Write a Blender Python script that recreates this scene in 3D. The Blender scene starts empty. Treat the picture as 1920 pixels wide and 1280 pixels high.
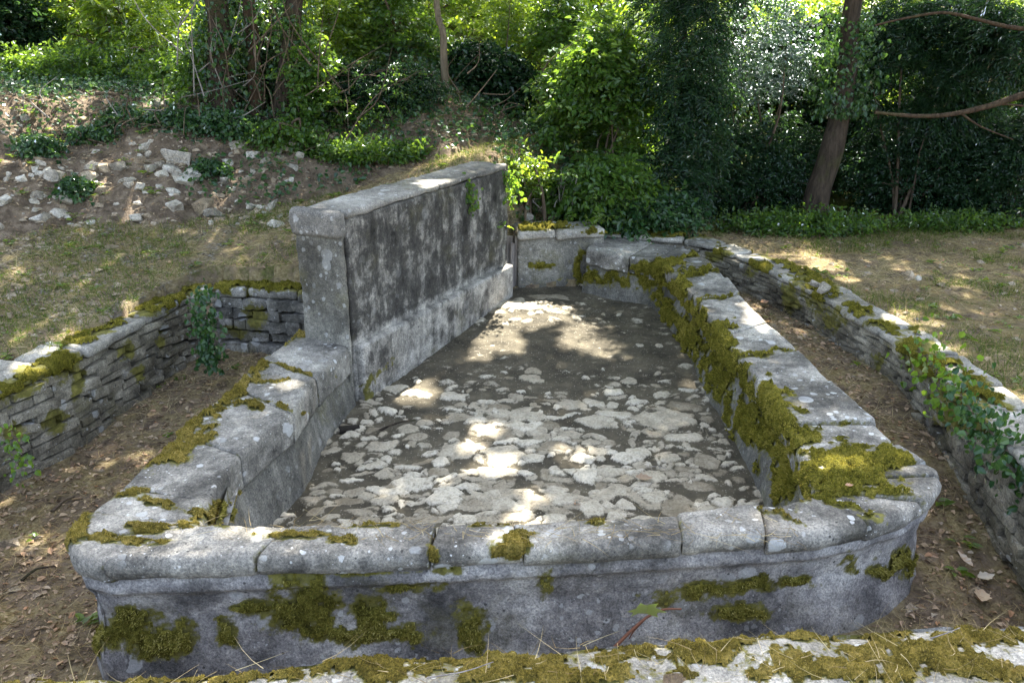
import bpy, math
import numpy as np
from mathutils import Vector

# ------------------------------------------------------------------ camera, sky, sun, exposure
sc = bpy.context.scene
COL = sc.collection
PITCH, EYE, FPX = math.radians(20.0), 1.6, 1556.8      # camera tilt, eye height, focal length in photo pixels (1920 wide)
cam = bpy.data.objects.new('camera', bpy.data.cameras.new('camera'))
COL.objects.link(cam)
cam.location = (0, 0, EYE)
cam.rotation_euler = (math.pi/2 - PITCH, 0, 0)
cam.data.sensor_width = 36.0
cam.data.lens = FPX/1920*36.0
cam.data.clip_end = 400
cam.data.clip_start = 0.05
sc.camera = cam

SUN_EL, SUN_AZ = math.radians(54), math.radians(12)    # sun ahead of the camera, a little to the right
SUN = np.array([math.sin(SUN_AZ)*math.cos(SUN_EL), math.cos(SUN_AZ)*math.cos(SUN_EL), math.sin(SUN_EL)])
wd = bpy.data.worlds.new('World'); sc.world = wd; wd.use_nodes = True
nt = wd.node_tree; nt.nodes.clear()
sky = nt.nodes.new('ShaderNodeTexSky'); sky.sky_type = 'NISHITA'; sky.sun_disc = False
sky.air_density = 1.0; sky.dust_density = 3.5; sky.ozone_density = 0.4
sky.sun_elevation = SUN_EL; sky.sun_rotation = SUN_AZ
bg = nt.nodes.new('ShaderNodeBackground'); bg.inputs[1].default_value = 0.125
wo = nt.nodes.new('ShaderNodeOutputWorld')
hz = nt.nodes.new('ShaderNodeHueSaturation'); hz.inputs['Saturation'].default_value = .72      # hazy summer sky
nt.links.new(sky.outputs[0], hz.inputs['Color']); nt.links.new(hz.outputs[0], bg.inputs[0]); nt.links.new(bg.outputs[0], wo.inputs[0])
sun = bpy.data.objects.new('sun', bpy.data.lights.new('sun', 'SUN'))
COL.objects.link(sun)
sun.data.energy = 5.0; sun.data.angle = math.radians(0.53); sun.data.color = (1.0, 0.94, 0.84)
sun.rotation_euler = Vector(SUN).to_track_quat('Z', 'Y').to_euler()
sc.view_settings.view_transform = 'Standard'; sc.view_settings.look = 'None'
sc.view_settings.exposure = 2.9; sc.view_settings.gamma = 1.0
try:
    sc.view_settings.use_curve_mapping = False
    sc.cycles.use_denoising = True
    sc.cycles.max_bounces = 8
    sc.cycles.sample_clamp_indirect = 6
except Exception:
    pass

# ------------------------------------------------------------------ layout helpers
CP, SP = math.cos(PITCH), math.sin(PITCH)
def at(u, v, z=0.0):
    """photo pixel + known height -> point in the place"""
    u = np.asarray(u, float); v = np.asarray(v, float)
    x = (u-960)/FPX; y = -(v-640)/FPX
    dy = CP + y*SP; dz = -SP + y*CP
    t = (z-EYE)/dz
    return np.stack([x*t, dy*t, np.broadcast_to(z, np.shape(t))*np.ones_like(t)], -1)
def at_depth(u, v, Y):
    """photo pixel + known distance -> point in the place"""
    x = (u-960)/FPX; y = -(v-640)/FPX
    dy = CP + y*SP; dz = -SP + y*CP
    t = Y/dy
    return np.array([x*t, Y, EYE+dz*t])
def to_photo(p):
    p = np.asarray(p, float)
    d = p - np.array([0, 0, EYE])
    f = d[..., 1]*CP - d[..., 2]*SP
    up = d[..., 1]*SP + d[..., 2]*CP
    f = np.where(f < 0.2, 0.2, f)
    return 960+FPX*d[..., 0]/f, 640-FPX*up/f

def _h(i, j, k, s):
    n = (i*374761393 + j*668265263 + k*1274126177 + s*974711) & 0xffffffff
    n = ((n ^ (n >> 13))*1274126177) & 0xffffffff
    n = (n ^ (n >> 16)) & 0xffffff
    return n/16777215.0
def vnoise(p, s=0):
    p = np.asarray(p, float)
    i = np.floor(p).astype(np.int64); f = p-i; f = f*f*(3-2*f)
    x, y, z = i[..., 0], i[..., 1], i[..., 2]; fx, fy, fz = f[..., 0], f[..., 1], f[..., 2]
    r = 0
    for a in (0, 1):
        for b in (0, 1):
            for c in (0, 1):
                w = (fx if a else 1-fx)*(fy if b else 1-fy)*(fz if c else 1-fz)
                r = r + w*_h(x+a, y+b, z+c, s)
    return r
def fbm(p, scale=1.0, octv=4, s=0):
    p = np.asarray(p, float)*scale; r = 0; a = 0.5; t = 0
    for o in range(octv):
        r = r + a*vnoise(p*(2.03**o)+o*17.3, s+o); t += a; a *= 0.5
    return r/t                                        # 0..1, mean .5
def sstep(a, b, x):
    t = np.clip((x-a)/(b-a), 0, 1); return t*t*(3-2*t)
def unit(v):
    v = np.asarray(v, float); return v/np.maximum(np.linalg.norm(v, axis=-1, keepdims=True), 1e-9)
def RNG(s): return np.random.default_rng(s)

# ------------------------------------------------------------------ object helpers
def link(o, parent=None):
    COL.objects.link(o)
    if parent is not None:
        o.parent = parent
        o.location = -parent.location if parent.get('base_world') else (0, 0, 0)
    return o
def mesh(name, V, Fc, mat=None, parent=None, smooth=True, attrs=None, sharp=0):
    V = np.ascontiguousarray(V, np.float32); Fc = np.asarray(Fc)
    me = bpy.data.meshes.new(name)
    me.vertices.add(len(V)); me.vertices.foreach_set('co', V.ravel())
    m, k = Fc.shape
    me.loops.add(m*k); me.loops.foreach_set('vertex_index', Fc.astype(np.int32).ravel())
    me.polygons.add(m); me.polygons.foreach_set('loop_start', np.arange(0, m*k, k, dtype=np.int32))
    me.update(calc_edges=True)
    me.polygons.foreach_set('use_smooth', np.full(m, bool(smooth)))
    for nme, arr in (attrs or {}).items():
        a = me.attributes.new(nme, 'FLOAT', 'POINT'); a.data.foreach_set('value', np.ascontiguousarray(arr, np.float32))
    if mat is not None: me.materials.append(mat)
    if sharp: me.set_sharp_from_angle(angle=math.radians(sharp))
    o = bpy.data.objects.new(name, me)
    link(o, parent)
    return o
def tag(o, label=None, cat=None, group=None, kind=None):
    if label: o['label'] = label
    if cat: o['category'] = cat
    if group: o['group'] = group
    if kind: o['kind'] = kind
    return o
def thing(name, label, cat, loc, group=None, local=False):
    o = bpy.data.objects.new(name, None); COL.objects.link(o)
    o.location = Vector([float(c) for c in loc]); o.empty_display_size = 0.1
    if not local: o['base_world'] = True
    return tag(o, label, cat, group, 'thing')
def join(parts):
    V, Fc, n = [], [], 0
    for v, f in parts:
        V.append(v); Fc.append(np.asarray(f)+n); n += len(v)
    return np.concatenate(V), np.concatenate(Fc)
def joina(parts):
    """as join, for (V, F, attribute)"""
    V, Fc = join([(p[0], p[1]) for p in parts])
    return V, Fc, np.concatenate([p[2] for p in parts])
def grid_faces(n, m, flip=False):
    i, j = np.meshgrid(np.arange(n-1), np.arange(m-1), indexing='ij')
    a = (i*m+j).ravel()
    f = np.stack([a, a+m, a+m+1, a+1], -1)
    return f[:, ::-1] if flip else f

def rbox(L, Wd, T, res=0.02, r=0.015):
    """rounded box, welded, centred, evenly subdivided"""
    h = np.array([L, Wd, T])/2
    n = [max(2, int(math.ceil(d/res))+1) for d in (L, Wd, T)]
    parts = []
    for ax in range(3):
        a, b = [(1, 2), (2, 0), (0, 1)][ax]
        for sgn in (-1, 1):
            A, B = np.meshgrid(np.linspace(-h[a], h[a], n[a]), np.linspace(-h[b], h[b], n[b]), indexing='ij')
            p = np.zeros((n[a]*n[b], 3)); p[:, a] = A.ravel(); p[:, b] = B.ravel(); p[:, ax] = sgn*h[ax]
            parts.append((p, grid_faces(n[a], n[b], flip=(sgn < 0))))
    V, Fc = join(parts)
    key = np.round(V*1e5).astype(np.int64)
    _, idx, inv = np.unique(key, axis=0, return_index=True, return_inverse=True)
    V = V[idx]; Fc = inv.reshape(-1)[Fc]
    r = min(r, h.min()*0.95)
    q = np.clip(V, -h+r, h-r); d = V-q
    V = q + r*unit(d)
    return V, Fc, unit(d)
def vnormals(V, Fc):
    a, b, c, d = V[Fc[:, 0]], V[Fc[:, 1]], V[Fc[:, 2]], V[Fc[:, -1]]
    fn = np.cross(c-a, d-b) if Fc.shape[1] == 4 else np.cross(b-a, c-a)
    N = np.zeros_like(V)
    for k in range(Fc.shape[1]): np.add.at(N, Fc[:, k], fn)
    return unit(N)
def roughen(V, Fc, amp, scale, s=0, fine=0.0):
    N = vnormals(V, Fc)
    d = (fbm(V, scale, 4, s)-0.5)*2*amp
    if fine: d = d + (fbm(V, scale*6, 2, s+9)-0.5)*2*fine
    return V + N*d[:, None]
def tube(pts, rad, nseg=8, amp=0.0, s=0, closed=True):
    pts = np.asarray(pts, float); rad = np.broadcast_to(np.asarray(rad, float), (len(pts),))
    t = unit(np.gradient(pts, axis=0))
    ref = np.array([0.31, 0.17, 0.93]); 
    if abs(t[0] @ ref) > 0.9: ref = np.array([0.9, 0.3, 0.1])
    a = unit(np.cross(t, ref)); b = np.cross(t, a)
    th = np.linspace(0, 2*np.pi, nseg, endpoint=False)
    V = pts[:, None] + rad[:, None, None]*(np.cos(th)[None, :, None]*a[:, None] + np.sin(th)[None, :, None]*b[:, None])
    n = len(pts); V = V.reshape(-1, 3)
    i, j = np.meshgrid(np.arange(n-1), np.arange(nseg), indexing='ij')
    j2 = (j+1) % nseg
    Fc = np.stack([i*nseg+j, i*nseg+j2, (i+1)*nseg+j2, (i+1)*nseg+j], -1).reshape(-1, 4)
    if closed:
        V = np.concatenate([V, pts[-1:] + t[-1:]*rad[-1]*0.5]); top = len(V)-1
        e = (n-1)*nseg+np.arange(nseg); e2 = (n-1)*nseg+(np.arange(nseg)+1) % nseg
        Fc = np.concatenate([Fc, np.stack([e, e2, np.full(nseg, top), np.full(nseg, top)], -1)[:, [0, 1, 2, 2]]])
        Fc = Fc[:-nseg]; capf = np.stack([e[0::2], e2[0::2], e2[1::2], np.full(len(e2[1::2]), top)], -1) if nseg % 2 == 0 else None
        if capf is not None: Fc = np.concatenate([Fc, capf])
    if amp: V = roughen(V, Fc, amp, 1.2/max(rad.max(), .01)*0.4, s)
    return V, Fc
def curve(pts, n=24):
    """Catmull-Rom through the points"""
    P = np.asarray(pts, float); P = np.vstack([2*P[0]-P[1], P, 2*P[-1]-P[-2]])
    out = []; m = len(P)-3
    for x in np.linspace(0, m-1e-6, n):
        i = int(x); t = x-i; a, b, c, d = P[i:i+4]
        out.append(0.5*(2*b+(c-a)*t+(2*a-5*b+4*c-d)*t*t+(3*b-a-3*c+d)*t**3))
    return np.array(out)
def resample(P, n):
    P = np.asarray(P, float); s = np.r_[0, np.cumsum(np.linalg.norm(np.diff(P[:, :2], axis=0), axis=1))]
    x = np.linspace(0, s[-1], n)
    return np.stack([np.interp(x, s, P[:, k]) for k in range(P.shape[1])], -1), s[-1]
def seg_dist(p, poly, closed=False):
    """distance to a polyline in plan"""
    p = np.asarray(p, float); best = np.full(p.shape[:-1], 1e9)
    Q = list(poly)+([poly[0]] if closed else [])
    for a, b in zip(Q[:-1], Q[1:]):
        a = np.asarray(a[:2]); b = np.asarray(b[:2]); d = b-a
        t = np.clip(((p-a) @ d)/max(d @ d, 1e-12), 0, 1)
        best = np.minimum(best, np.linalg.norm(p-(a+t[..., None]*d), axis=-1))
    return best
def inside(p, poly):
    p = np.asarray(p, float); x, y = p[..., 0], p[..., 1]; r = np.zeros(x.shape, bool)
    n = len(poly)
    for i in range(n):
        x1, y1 = poly[i][:2]; x2, y2 = poly[(i+1) % n][:2]
        if y1 == y2: continue
        r ^= ((y1 > y) != (y2 > y)) & (x < (x2-x1)*(y-y1)/(y2-y1)+x1)
    return r

# ------------------------------------------------------------------ materials
class NT:
    def __init__(self, name):
        self.m = bpy.data.materials.new(name); self.m.use_nodes = True
        self.t = self.m.node_tree; self.t.nodes.clear()
        self.out = self.t.nodes.new('ShaderNodeOutputMaterial')
        self.pos = self.n('ShaderNodeNewGeometry').outputs['Position']
    def n(self, typ, **kw):
        nd = self.t.nodes.new(typ)
        for k, v in kw.items(): setattr(nd, k, v)
        return nd
    def set(self, sock, v):
        if hasattr(v, 'is_output') or isinstance(v, bpy.types.NodeSocket): self.t.links.new(v, sock)
        elif isinstance(v, (tuple, list)) and len(v) == 3 and sock.type == 'RGBA': sock.default_value = (*v, 1)
        else: sock.default_value = v
    def noise(self, scale, detail=6, rough=0.6, vec=None, dist=0.0, out=0):
        nd = self.n('ShaderNodeTexNoise'); nd.inputs['Scale'].default_value = scale
        nd.inputs['Detail'].default_value = detail; nd.inputs['Roughness'].default_value = rough
        nd.inputs['Distortion'].default_value = dist
        self.t.links.new(vec or self.pos, nd.inputs['Vector']); return nd.outputs[out]
    def voro(self, scale, vec=None, feature='F1', rnd=1.0):
        nd = self.n('ShaderNodeTexVoronoi', feature=feature); nd.inputs['Scale'].default_value = scale
        nd.inputs['Randomness'].default_value = rnd
        self.t.links.new(vec or self.pos, nd.inputs['Vector']); return nd
    def math(self, op, a, b=0.5, c=0.0, clamp=False):
        nd = self.n('ShaderNodeMath', operation=op, use_clamp=clamp)
        for i, v in enumerate((a, b, c)): self.set(nd.inputs[i], v)
        return nd.outputs[0]
    def vmath(self, op, a, b):
        nd = self.n('ShaderNodeVectorMath', operation=op)
        self.set(nd.inputs[0], a); self.set(nd.inputs[1], b); return nd.outputs[0]
    def band(self, x, lo, hi):
        nd = self.n('ShaderNodeMapRange', interpolation_type='SMOOTHSTEP')
        self.set(nd.inputs[0], x); nd.inputs[1].default_value = lo; nd.inputs[2].default_value = hi
        return nd.outputs[0]
    def mix(self, f, a, b, mode='MIX'):
        nd = self.n('ShaderNodeMix', data_type='RGBA', blend_type=mode)
        self.set(nd.inputs[0], f); self.set(nd.inputs[6], a); self.set(nd.inputs[7], b); return nd.outputs[2]
    def ramp(self, x, stops):
        nd = self.n('ShaderNodeValToRGB'); e = nd.color_ramp.elements
        while len(e) < len(stops): e.new(0.5)
        for el, (p, c) in zip(e, stops): el.position = p; el.color = (*c, 1)
        self.set(nd.inputs[0], x); return nd.outputs[0]
    def attr(self, name):
        return self.n('ShaderNodeAttribute', attribute_name=name).outputs['Fac']
    def rnd(self):
        return self.n('ShaderNodeObjectInfo').outputs['Random']
    def scaled(self, sx, sy, sz):
        return self.vmath('MULTIPLY', self.pos, (sx, sy, sz))
    def bump(self, h, strength=0.5, dist=0.01, nrm=None):
        nd = self.n('ShaderNodeBump'); nd.inputs['Strength'].default_value = strength; nd.inputs['Distance'].default_value = dist
        self.set(nd.inputs['Height'], h)
        if nrm is not None: self.set(nd.inputs['Normal'], nrm)
        return nd.outputs[0]
    def finish(self, color, rough=0.9, nrm=None, spec=0.25):
        b = self.n('ShaderNodeBsdfPrincipled')
        self.set(b.inputs['Base Color'], color); self.set(b.inputs['Roughness'], rough)
        b.inputs['Specular IOR Level'].default_value = spec
        if nrm is not None: self.set(b.inputs['Normal'], nrm)
        self.t.links.new(b.outputs[0], self.out.inputs[0]); return self.m

def mat_stone(name, dark, mid, light, lichen=0.5, streak=0.0, stain=0.5, olive=0.25, big=2.2, spots=1.0, stops=(.34, .5, .66), band=None):
    """weathered limestone: blotches, grain, pale lichen discs, dark stains; optional water streaks"""
    n = NT(name)
    warp = n.vmath('ADD', n.pos, n.vmath('MULTIPLY', n.noise(7, 3, .6, out=1), (.09, .09, .09)))
    base = n.noise(big, 8, .68, vec=warp)
    if streak:
        st = n.noise(1.0, 6, .7, vec=n.scaled(9, 9, 1.6))
        base = n.math('ADD', n.math('MULTIPLY', base, 1-streak), n.math('MULTIPLY', st, streak))
    if band is not None:                                # old waterline: paler, smoother below
        z = n.n('ShaderNodeSeparateXYZ'); n.t.links.new(n.pos, z.inputs[0])
        zz = n.math('ADD', z.outputs[2], n.math('MULTIPLY', n.noise(5, 3), .08))
        base = n.math('ADD', base, n.math('MULTIPLY', n.band(zz, band+.07, band+.02), .10))
    col = n.ramp(base, [(stops[0], dark), (stops[1], mid), (stops[2], light)])
    grain = n.noise(120, 4, .8)
    col = n.mix(.85, col, n.ramp(grain, [(.32, (.3, .3, .31)), (.5, (1, 1, 1)), (.68, (1.75, 1.7, 1.6))]), 'MULTIPLY')
    col = n.mix(.55, col, n.ramp(n.noise(27, 5, .75), [(.34, (.5, .5, .5)), (.5, (1, 1, 1)), (.66, (1.4, 1.38, 1.32))]), 'MULTIPLY')
    st2 = n.band(n.noise(4.3, 7, .72, vec=n.vmath('ADD', warp, (5.2, 1.3, 7.7))), .53, .66)
    col = n.mix(n.math('MULTIPLY', st2, stain), col, (.035, .033, .03))
    ol = n.band(n.noise(2.7, 6, .7, vec=n.vmath('ADD', warp, (1.2, 9.3, 3.1))), .52, .7)
    col = n.mix(n.math('MULTIPLY', ol, olive), col, (.11, .10, .035))
    if lichen:
        for sc_, thr, seed, c in ((13, .55, 3.3, (.46, .47, .46)), (31, .6, 8.1, (.56, .57, .55)), (75, .72, 1.7, (.6, .6, .58))):
            v = n.voro(sc_, vec=n.vmath('ADD', n.vmath('ADD', n.pos, (seed, seed*2, seed)), n.vmath('MULTIPLY', n.noise(40, 2, .5, out=1), (.02, .02, .02))))
            sep = n.n('ShaderNodeSeparateColor'); n.t.links.new(v.outputs['Color'], sep.inputs[0])
            rad = n.math('MULTIPLY', n.math('SUBTRACT', sep.outputs[0], thr), 1.15)
            f = n.band(n.math('SUBTRACT', rad, v.outputs['Distance']), -.02, .06)
            f = n.math('MULTIPLY', f, n.band(n.noise(2.0, 3, .5, vec=n.vmath('ADD', n.pos, (seed, 0, 4))), .42, .6))
            col = n.mix(n.math('MULTIPLY', f, lichen*.9), col, c)
        pit = n.voro(42)
        sp = n.n('ShaderNodeSeparateColor'); n.t.links.new(pit.outputs['Color'], sp.inputs[0])
        pf = n.band(n.math('SUBTRACT', n.math('MULTIPLY', n.math('SUBTRACT', sp.outputs[1], .84), 1.6), pit.outputs['Distance']), -.02, .05)
        col = n.mix(n.math('MULTIPLY', pf, spots*.8), col, (.03, .03, .03))
    g = n.attr('growth')
    gm = n.band(n.math('ADD', g, n.math('MULTIPLY', n.math('SUBTRACT', n.noise(38, 5, .7), .5), .9)), .22, .5)
    gcol = n.ramp(n.noise(24, 4, .7), [(.3, (.055, .05, .016)), (.55, (.135, .125, .03)), (.75, (.22, .195, .06))])
    col = n.mix(gm, col, gcol)
    rv = n.math('ADD', n.math('ADD', n.math('MULTIPLY', n.rnd(), .3), .85), n.attr('tint'))
    hsv = n.n('ShaderNodeHueSaturation'); n.set(hsv.inputs['Value'], rv); n.set(hsv.inputs['Color'], col)
    h = n.math('ADD', n.math('MULTIPLY', n.noise(120, 5, .7), .5), n.math('MULTIPLY', n.noise(24, 6, .7), .9))
    nr = n.bump(h, .75, .012)
    return n.finish(hsv.outputs[0], n.math('ADD', n.math('MULTIPLY', grain, .2), .78), nr, .2)

def mat_leaf(name, cols, trans, gloss=0.12, rough=0.3, tw=0.5):
    """thin leaf: reflects, lets light through, a waxy sheen"""
    n = NT(name)
    r = n.attr('rnd')
    col = n.ramp(r, [(i/(len(cols)-1), c) for i, c in enumerate(cols)])
    d = n.n('ShaderNodeBsdfDiffuse'); n.set(d.inputs[0], col)
    tcol = n.mix(.35, n.mix(1.0, col, (3.0, 2.6, 1.2), 'MULTIPLY'), trans)
    t = n.n('ShaderNodeBsdfTranslucent'); n.set(t.inputs[0], tcol)
    m1 = n.n('ShaderNodeMixShader'); m1.inputs[0].default_value = tw
    n.t.links.new(d.outputs[0], m1.inputs[1]); n.t.links.new(t.outputs[0], m1.inputs[2])
    g = n.n('ShaderNodeBsdfGlossy'); g.inputs['Roughness'].default_value = rough; g.inputs[0].default_value = (.9, .95, 1, 1)
    fr = n.n('ShaderNodeFresnel'); fr.inputs[0].default_value = 1.35
    m2 = n.n('ShaderNodeMixShader'); n.set(m2.inputs[0], n.math('MULTIPLY', n.math('ADD', fr.outputs[0], .02), gloss*8, clamp=True))
    n.t.links.new(m1.outputs[0], m2.inputs[1]); n.t.links.new(g.outputs[0], m2.inputs[2])
    n.t.links.new(m2.outputs[0], n.out.inputs[0]); return n.m
def mat_soft(name, cols, trans=0.3):
    """blades, straw, litter: colour by the 'rnd' attribute, slightly translucent"""
    n = NT(name)
    col = n.ramp(n.attr('rnd'), [(i/(len(cols)-1), c) for i, c in enumerate(cols)])
    d = n.n('ShaderNodeBsdfDiffuse'); n.set(d.inputs[0], col)
    t = n.n('ShaderNodeBsdfTranslucent'); n.set(t.inputs[0], n.mix(1.0, col, (1.6, 1.5, 1.1), 'MULTIPLY'))
    m1 = n.n('ShaderNodeMixShader'); m1.inputs[0].default_value = trans
    n.t.links.new(d.outputs[0], m1.inputs[1]); n.t.links.new(t.outputs[0], m1.inputs[2])
    n.t.links.new(m1.outputs[0], n.out.inputs[0]); return n.m
def mat_bark(name, a, b, moss=0.0):
    n = NT(name)
    f = n.noise(1, 7, .7, vec=n.scaled(38, 38, 7))
    col = n.ramp(f, [(.35, a), (.65, b)])
    if moss: col = n.mix(n.math('MULTIPLY', n.band(n.noise(4, 5), .5, .62), moss), col, (.06, .07, .02))
    return n.finish(col, .9, n.bump(f, .9, .02), .15)
def mat_moss(name, a, b, c):
    n = NT(name)
    f = n.noise(22, 5, .7); f2 = n.noise(4, 3)
    col = n.ramp(n.math('ADD', n.math('MULTIPLY', f, .6), n.math('MULTIPLY', f2, .4)), [(.34, a), (.5, b), (.66, c)])
    col = n.mix(.9, col, n.ramp(n.noise(110, 4, .75), [(.34, (.35, .36, .35)), (.5, (.95, .95, .95)), (.66, (1.6, 1.5, 1.4))]), 'MULTIPLY')
    return n.finish(col, 1.0, n.bump(n.noise(130, 4, .75), 1.0, .02), .05)
def mat_ground(name):
    n = NT(name)
    warp = n.vmath('ADD', n.pos, n.vmath('MULTIPLY', n.noise(3, 4, .6, out=1), (.25, .25, .25)))
    f = n.noise(9, 8, .75, vec=warp)
    earth = n.ramp(f, [(.33, (.062, .047, .034)), (.5, (.155, .118, .084)), (.66, (.3, .235, .17))])
    straw = n.ramp(n.noise(40, 6, .75), [(.35, (.13, .10, .05)), (.5, (.26, .21, .105)), (.7, (.42, .35, .21))])
    green = n.ramp(n.noise(30, 6, .7), [(.35, (.045, .06, .016)), (.6, (.11, .125, .03)), (.75, (.2, .195, .07))])
    pebble = n.voro(46); grav = n.ramp(pebble.outputs['Distance'], [(.1, (.38, .35, .3)), (.5, (.17, .15, .12)), (.8, (.05, .04, .03))])
    col = n.mix(n.band(n.math('ADD', n.attr('straw'), n.math('MULTIPLY', n.math('SUBTRACT', n.noise(6, 6, .7), .5), 1.2)), .35, .65), earth, straw)
    col = n.mix(n.band(n.math('ADD', n.attr('green'), n.math('MULTIPLY', n.math('SUBTRACT', n.noise(5, 6, .7, vec=warp), .5), 1.6)), .4, .7), col, green)
    col = n.mix(n.band(n.math('ADD', n.attr('gravel'), n.math('MULTIPLY', n.math('SUBTRACT', n.noise(7, 6, .7), .5), 1.6)), .45, .7), col, grav)
    h = n.math('ADD', n.noise(60, 6, .75), n.math('MULTIPLY', n.noise(12, 5, .7), 1.5))
    return n.finish(col, 1.0, n.bump(h, .9, .03), .1)
def mat_floor(name):
    """silted paving of the basin: pale worn stones in dark gravelly mud"""
    n = NT(name)
    s = n.attr('stone'); cell = n.attr('rnd')
    f = n.noise(11, 7, .7)
    st = n.ramp(n.math('ADD', n.math('MULTIPLY', f, .6), n.math('MULTIPLY', cell, .4)), [(.28, (.20, .17, .12)), (.5, (.37, .33, .25)), (.7, (.54, .495, .395))])
    st = n.mix(.6, st, n.ramp(n.noise(80, 4, .8), [(.34, (.4, .38, .34)), (.5, (1, 1, 1)), (.66, (1.35, 1.33, 1.28))]), 'MULTIPLY')
    dirt = n.band(n.noise(13, 7, .8), .53, .68); st = n.mix(n.math('MULTIPLY', dirt, .65), st, (.13, .11, .075))
    mud = n.ramp(n.noise(5, 6, .7), [(.35, (.045, .039, .027)), (.55, (.09, .078, .054)), (.7, (.15, .13, .088))])
    pv = n.voro(85); sp = n.n('ShaderNodeSeparateColor'); n.t.links.new(pv.outputs['Color'], sp.inputs[0])
    pf = n.band(n.math('SUBTRACT', n.math('MULTIPLY', n.math('SUBTRACT', sp.outputs[0], .5), .9), pv.outputs['Distance']), -.02, .08)
    mud = n.mix(n.math('MULTIPLY', pf, .55), mud, n.mix(sp.outputs[1], (.16, .14, .10), (.4, .37, .3)))
    fac = n.band(n.math('ADD', s, n.math('MULTIPLY', n.math('SUBTRACT', n.noise(70, 6, .8), .5), .8)), .30, .58)
    col = n.mix(fac, mud, st)
    h = n.math('ADD', n.math('MULTIPLY', n.noise(130, 4, .8), .8), n.noise(30, 5, .7))
    return n.finish(col, .93, n.bump(h, .8, .012), .2)

M = {}
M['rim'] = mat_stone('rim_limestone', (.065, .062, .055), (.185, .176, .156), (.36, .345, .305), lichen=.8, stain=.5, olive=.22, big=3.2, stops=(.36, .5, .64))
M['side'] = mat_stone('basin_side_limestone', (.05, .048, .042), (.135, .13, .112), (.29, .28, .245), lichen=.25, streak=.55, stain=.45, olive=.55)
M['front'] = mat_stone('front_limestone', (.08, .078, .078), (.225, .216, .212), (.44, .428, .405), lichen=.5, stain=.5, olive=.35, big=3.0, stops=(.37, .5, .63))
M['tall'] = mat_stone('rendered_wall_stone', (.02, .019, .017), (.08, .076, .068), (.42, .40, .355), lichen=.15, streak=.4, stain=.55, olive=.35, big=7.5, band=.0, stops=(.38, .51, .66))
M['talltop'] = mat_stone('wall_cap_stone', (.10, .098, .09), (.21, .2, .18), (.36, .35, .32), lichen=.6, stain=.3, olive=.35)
M['far'] = mat_stone('end_wall_stone', (.055, .052, .044), (.14, .135, .115), (.27, .258, .222), lichen=.3, stain=.4, olive=.45)
M['dry'] = mat_stone('dry_stone', (.06, .052, .038), (.165, .15, .115), (.33, .305, .245), lichen=.5, stain=.45, olive=.4, big=4)
M['rubble'] = mat_stone('rough_mortared_stone', (.05, .05, .045), (.14, .135, .12), (.32, .31, .28), lichen=.6, stain=.55, olive=.4, big=6)
M['slab'] = mat_stone('terrace_slab', (.12, .114, .098), (.24, .228, .198), (.38, .366, .328), lichen=.6, stain=.25, olive=.3)
M['rock'] = mat_stone('pale_rubble', (.16, .14, .11), (.34, .31, .26), (.52, .5, .45), lichen=.15, stain=.5, olive=.45, big=5)
M['rock2'] = mat_stone('tan_rubble', (.13, .10, .065), (.27, .215, .15), (.42, .36, .28), lichen=.1, stain=.4, olive=.35, big=5)
M['core'] = NT('earth_core').finish((.02, .017, .013), 1.0)
M['moss'] = mat_moss('moss_bright', (.045, .044, .009), (.145, .136, .022), (.30, .26, .055))
M['moss2'] = mat_moss('moss_olive', (.065, .062, .015), (.195, .18, .036), (.37, .33, .095))
M['mossb'] = mat_soft('moss_shoots', [(.05, .05, .009), (.135, .13, .019), (.25, .225, .036), (.42, .35, .10)], .25)
M['mossb2'] = mat_soft('moss_shoots_olive', [(.075, .072, .016), (.185, .175, .035), (.31, .28, .07), (.45, .4, .15)], .2)
M['moss3'] = mat_moss('moss_dry', (.055, .045, .012), (.165, .135, .03), (.32, .25, .075))
M['mossb3'] = mat_soft('moss_shoots_dry', [(.06, .048, .012), (.15, .125, .025), (.27, .215, .05), (.42, .34, .13)], .25)
M['ground'] = mat_ground('woodland_ground')
M['floor'] = mat_floor('silted_paving')
M['straw'] = mat_soft('dry_grass', [(.14, .10, .05), (.3, .23, .12), (.42, .35, .2), (.5, .43, .28)], .25)
M['litter'] = mat_soft('dead_leaves', [(.08, .058, .042), (.19, .135, .09), (.32, .24, .165), (.44, .35, .245), (.38, .22, .13), (.5, .45, .36)], .15)
M['grass'] = mat_soft('green_blades', [(.03, .06, .012), (.06, .105, .018), (.11, .15, .03), (.2, .2, .06)], .4)
M['wood'] = mat_bark('weathered_board', (.14, .125, .115), (.30, .275, .25))
M['bark'] = mat_bark('brown_bark', (.025, .017, .011), (.085, .058, .037), .25)
M['barkd'] = mat_bark('dark_bark', (.018, .014, .011), (.065, .05, .036), .3)
M['barkp'] = mat_bark('pale_bark', (.07, .055, .038), (.19, .155, .11), .2)
M['twig'] = mat_bark('twig_bark', (.045, .034, .024), (.15, .115, .08))
M['lf_lit'] = mat_leaf('leaf_sunlit', [(.045, .09, .012), (.08, .145, .016), (.13, .19, .02)], (.38, .50, .03), .06, .38, .58)  # brighter copy of the leaf colour, standing in for sun on the leaves
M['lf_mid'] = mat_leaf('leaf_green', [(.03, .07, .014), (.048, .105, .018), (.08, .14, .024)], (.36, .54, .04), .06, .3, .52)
M['lf_dark'] = mat_leaf('leaf_dark', [(.008, .024, .011), (.014, .038, .016), (.024, .055, .022)], (.11, .24, .04), .06, .25, .36)  # leaf colour darkened for foliage deep in shade
M['lf_wood'] = mat_leaf('leaf_far_wood', [(.035, .075, .012), (.06, .115, .016), (.10, .16, .02)], (.46, .62, .035), .05, .38, .58)
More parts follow.
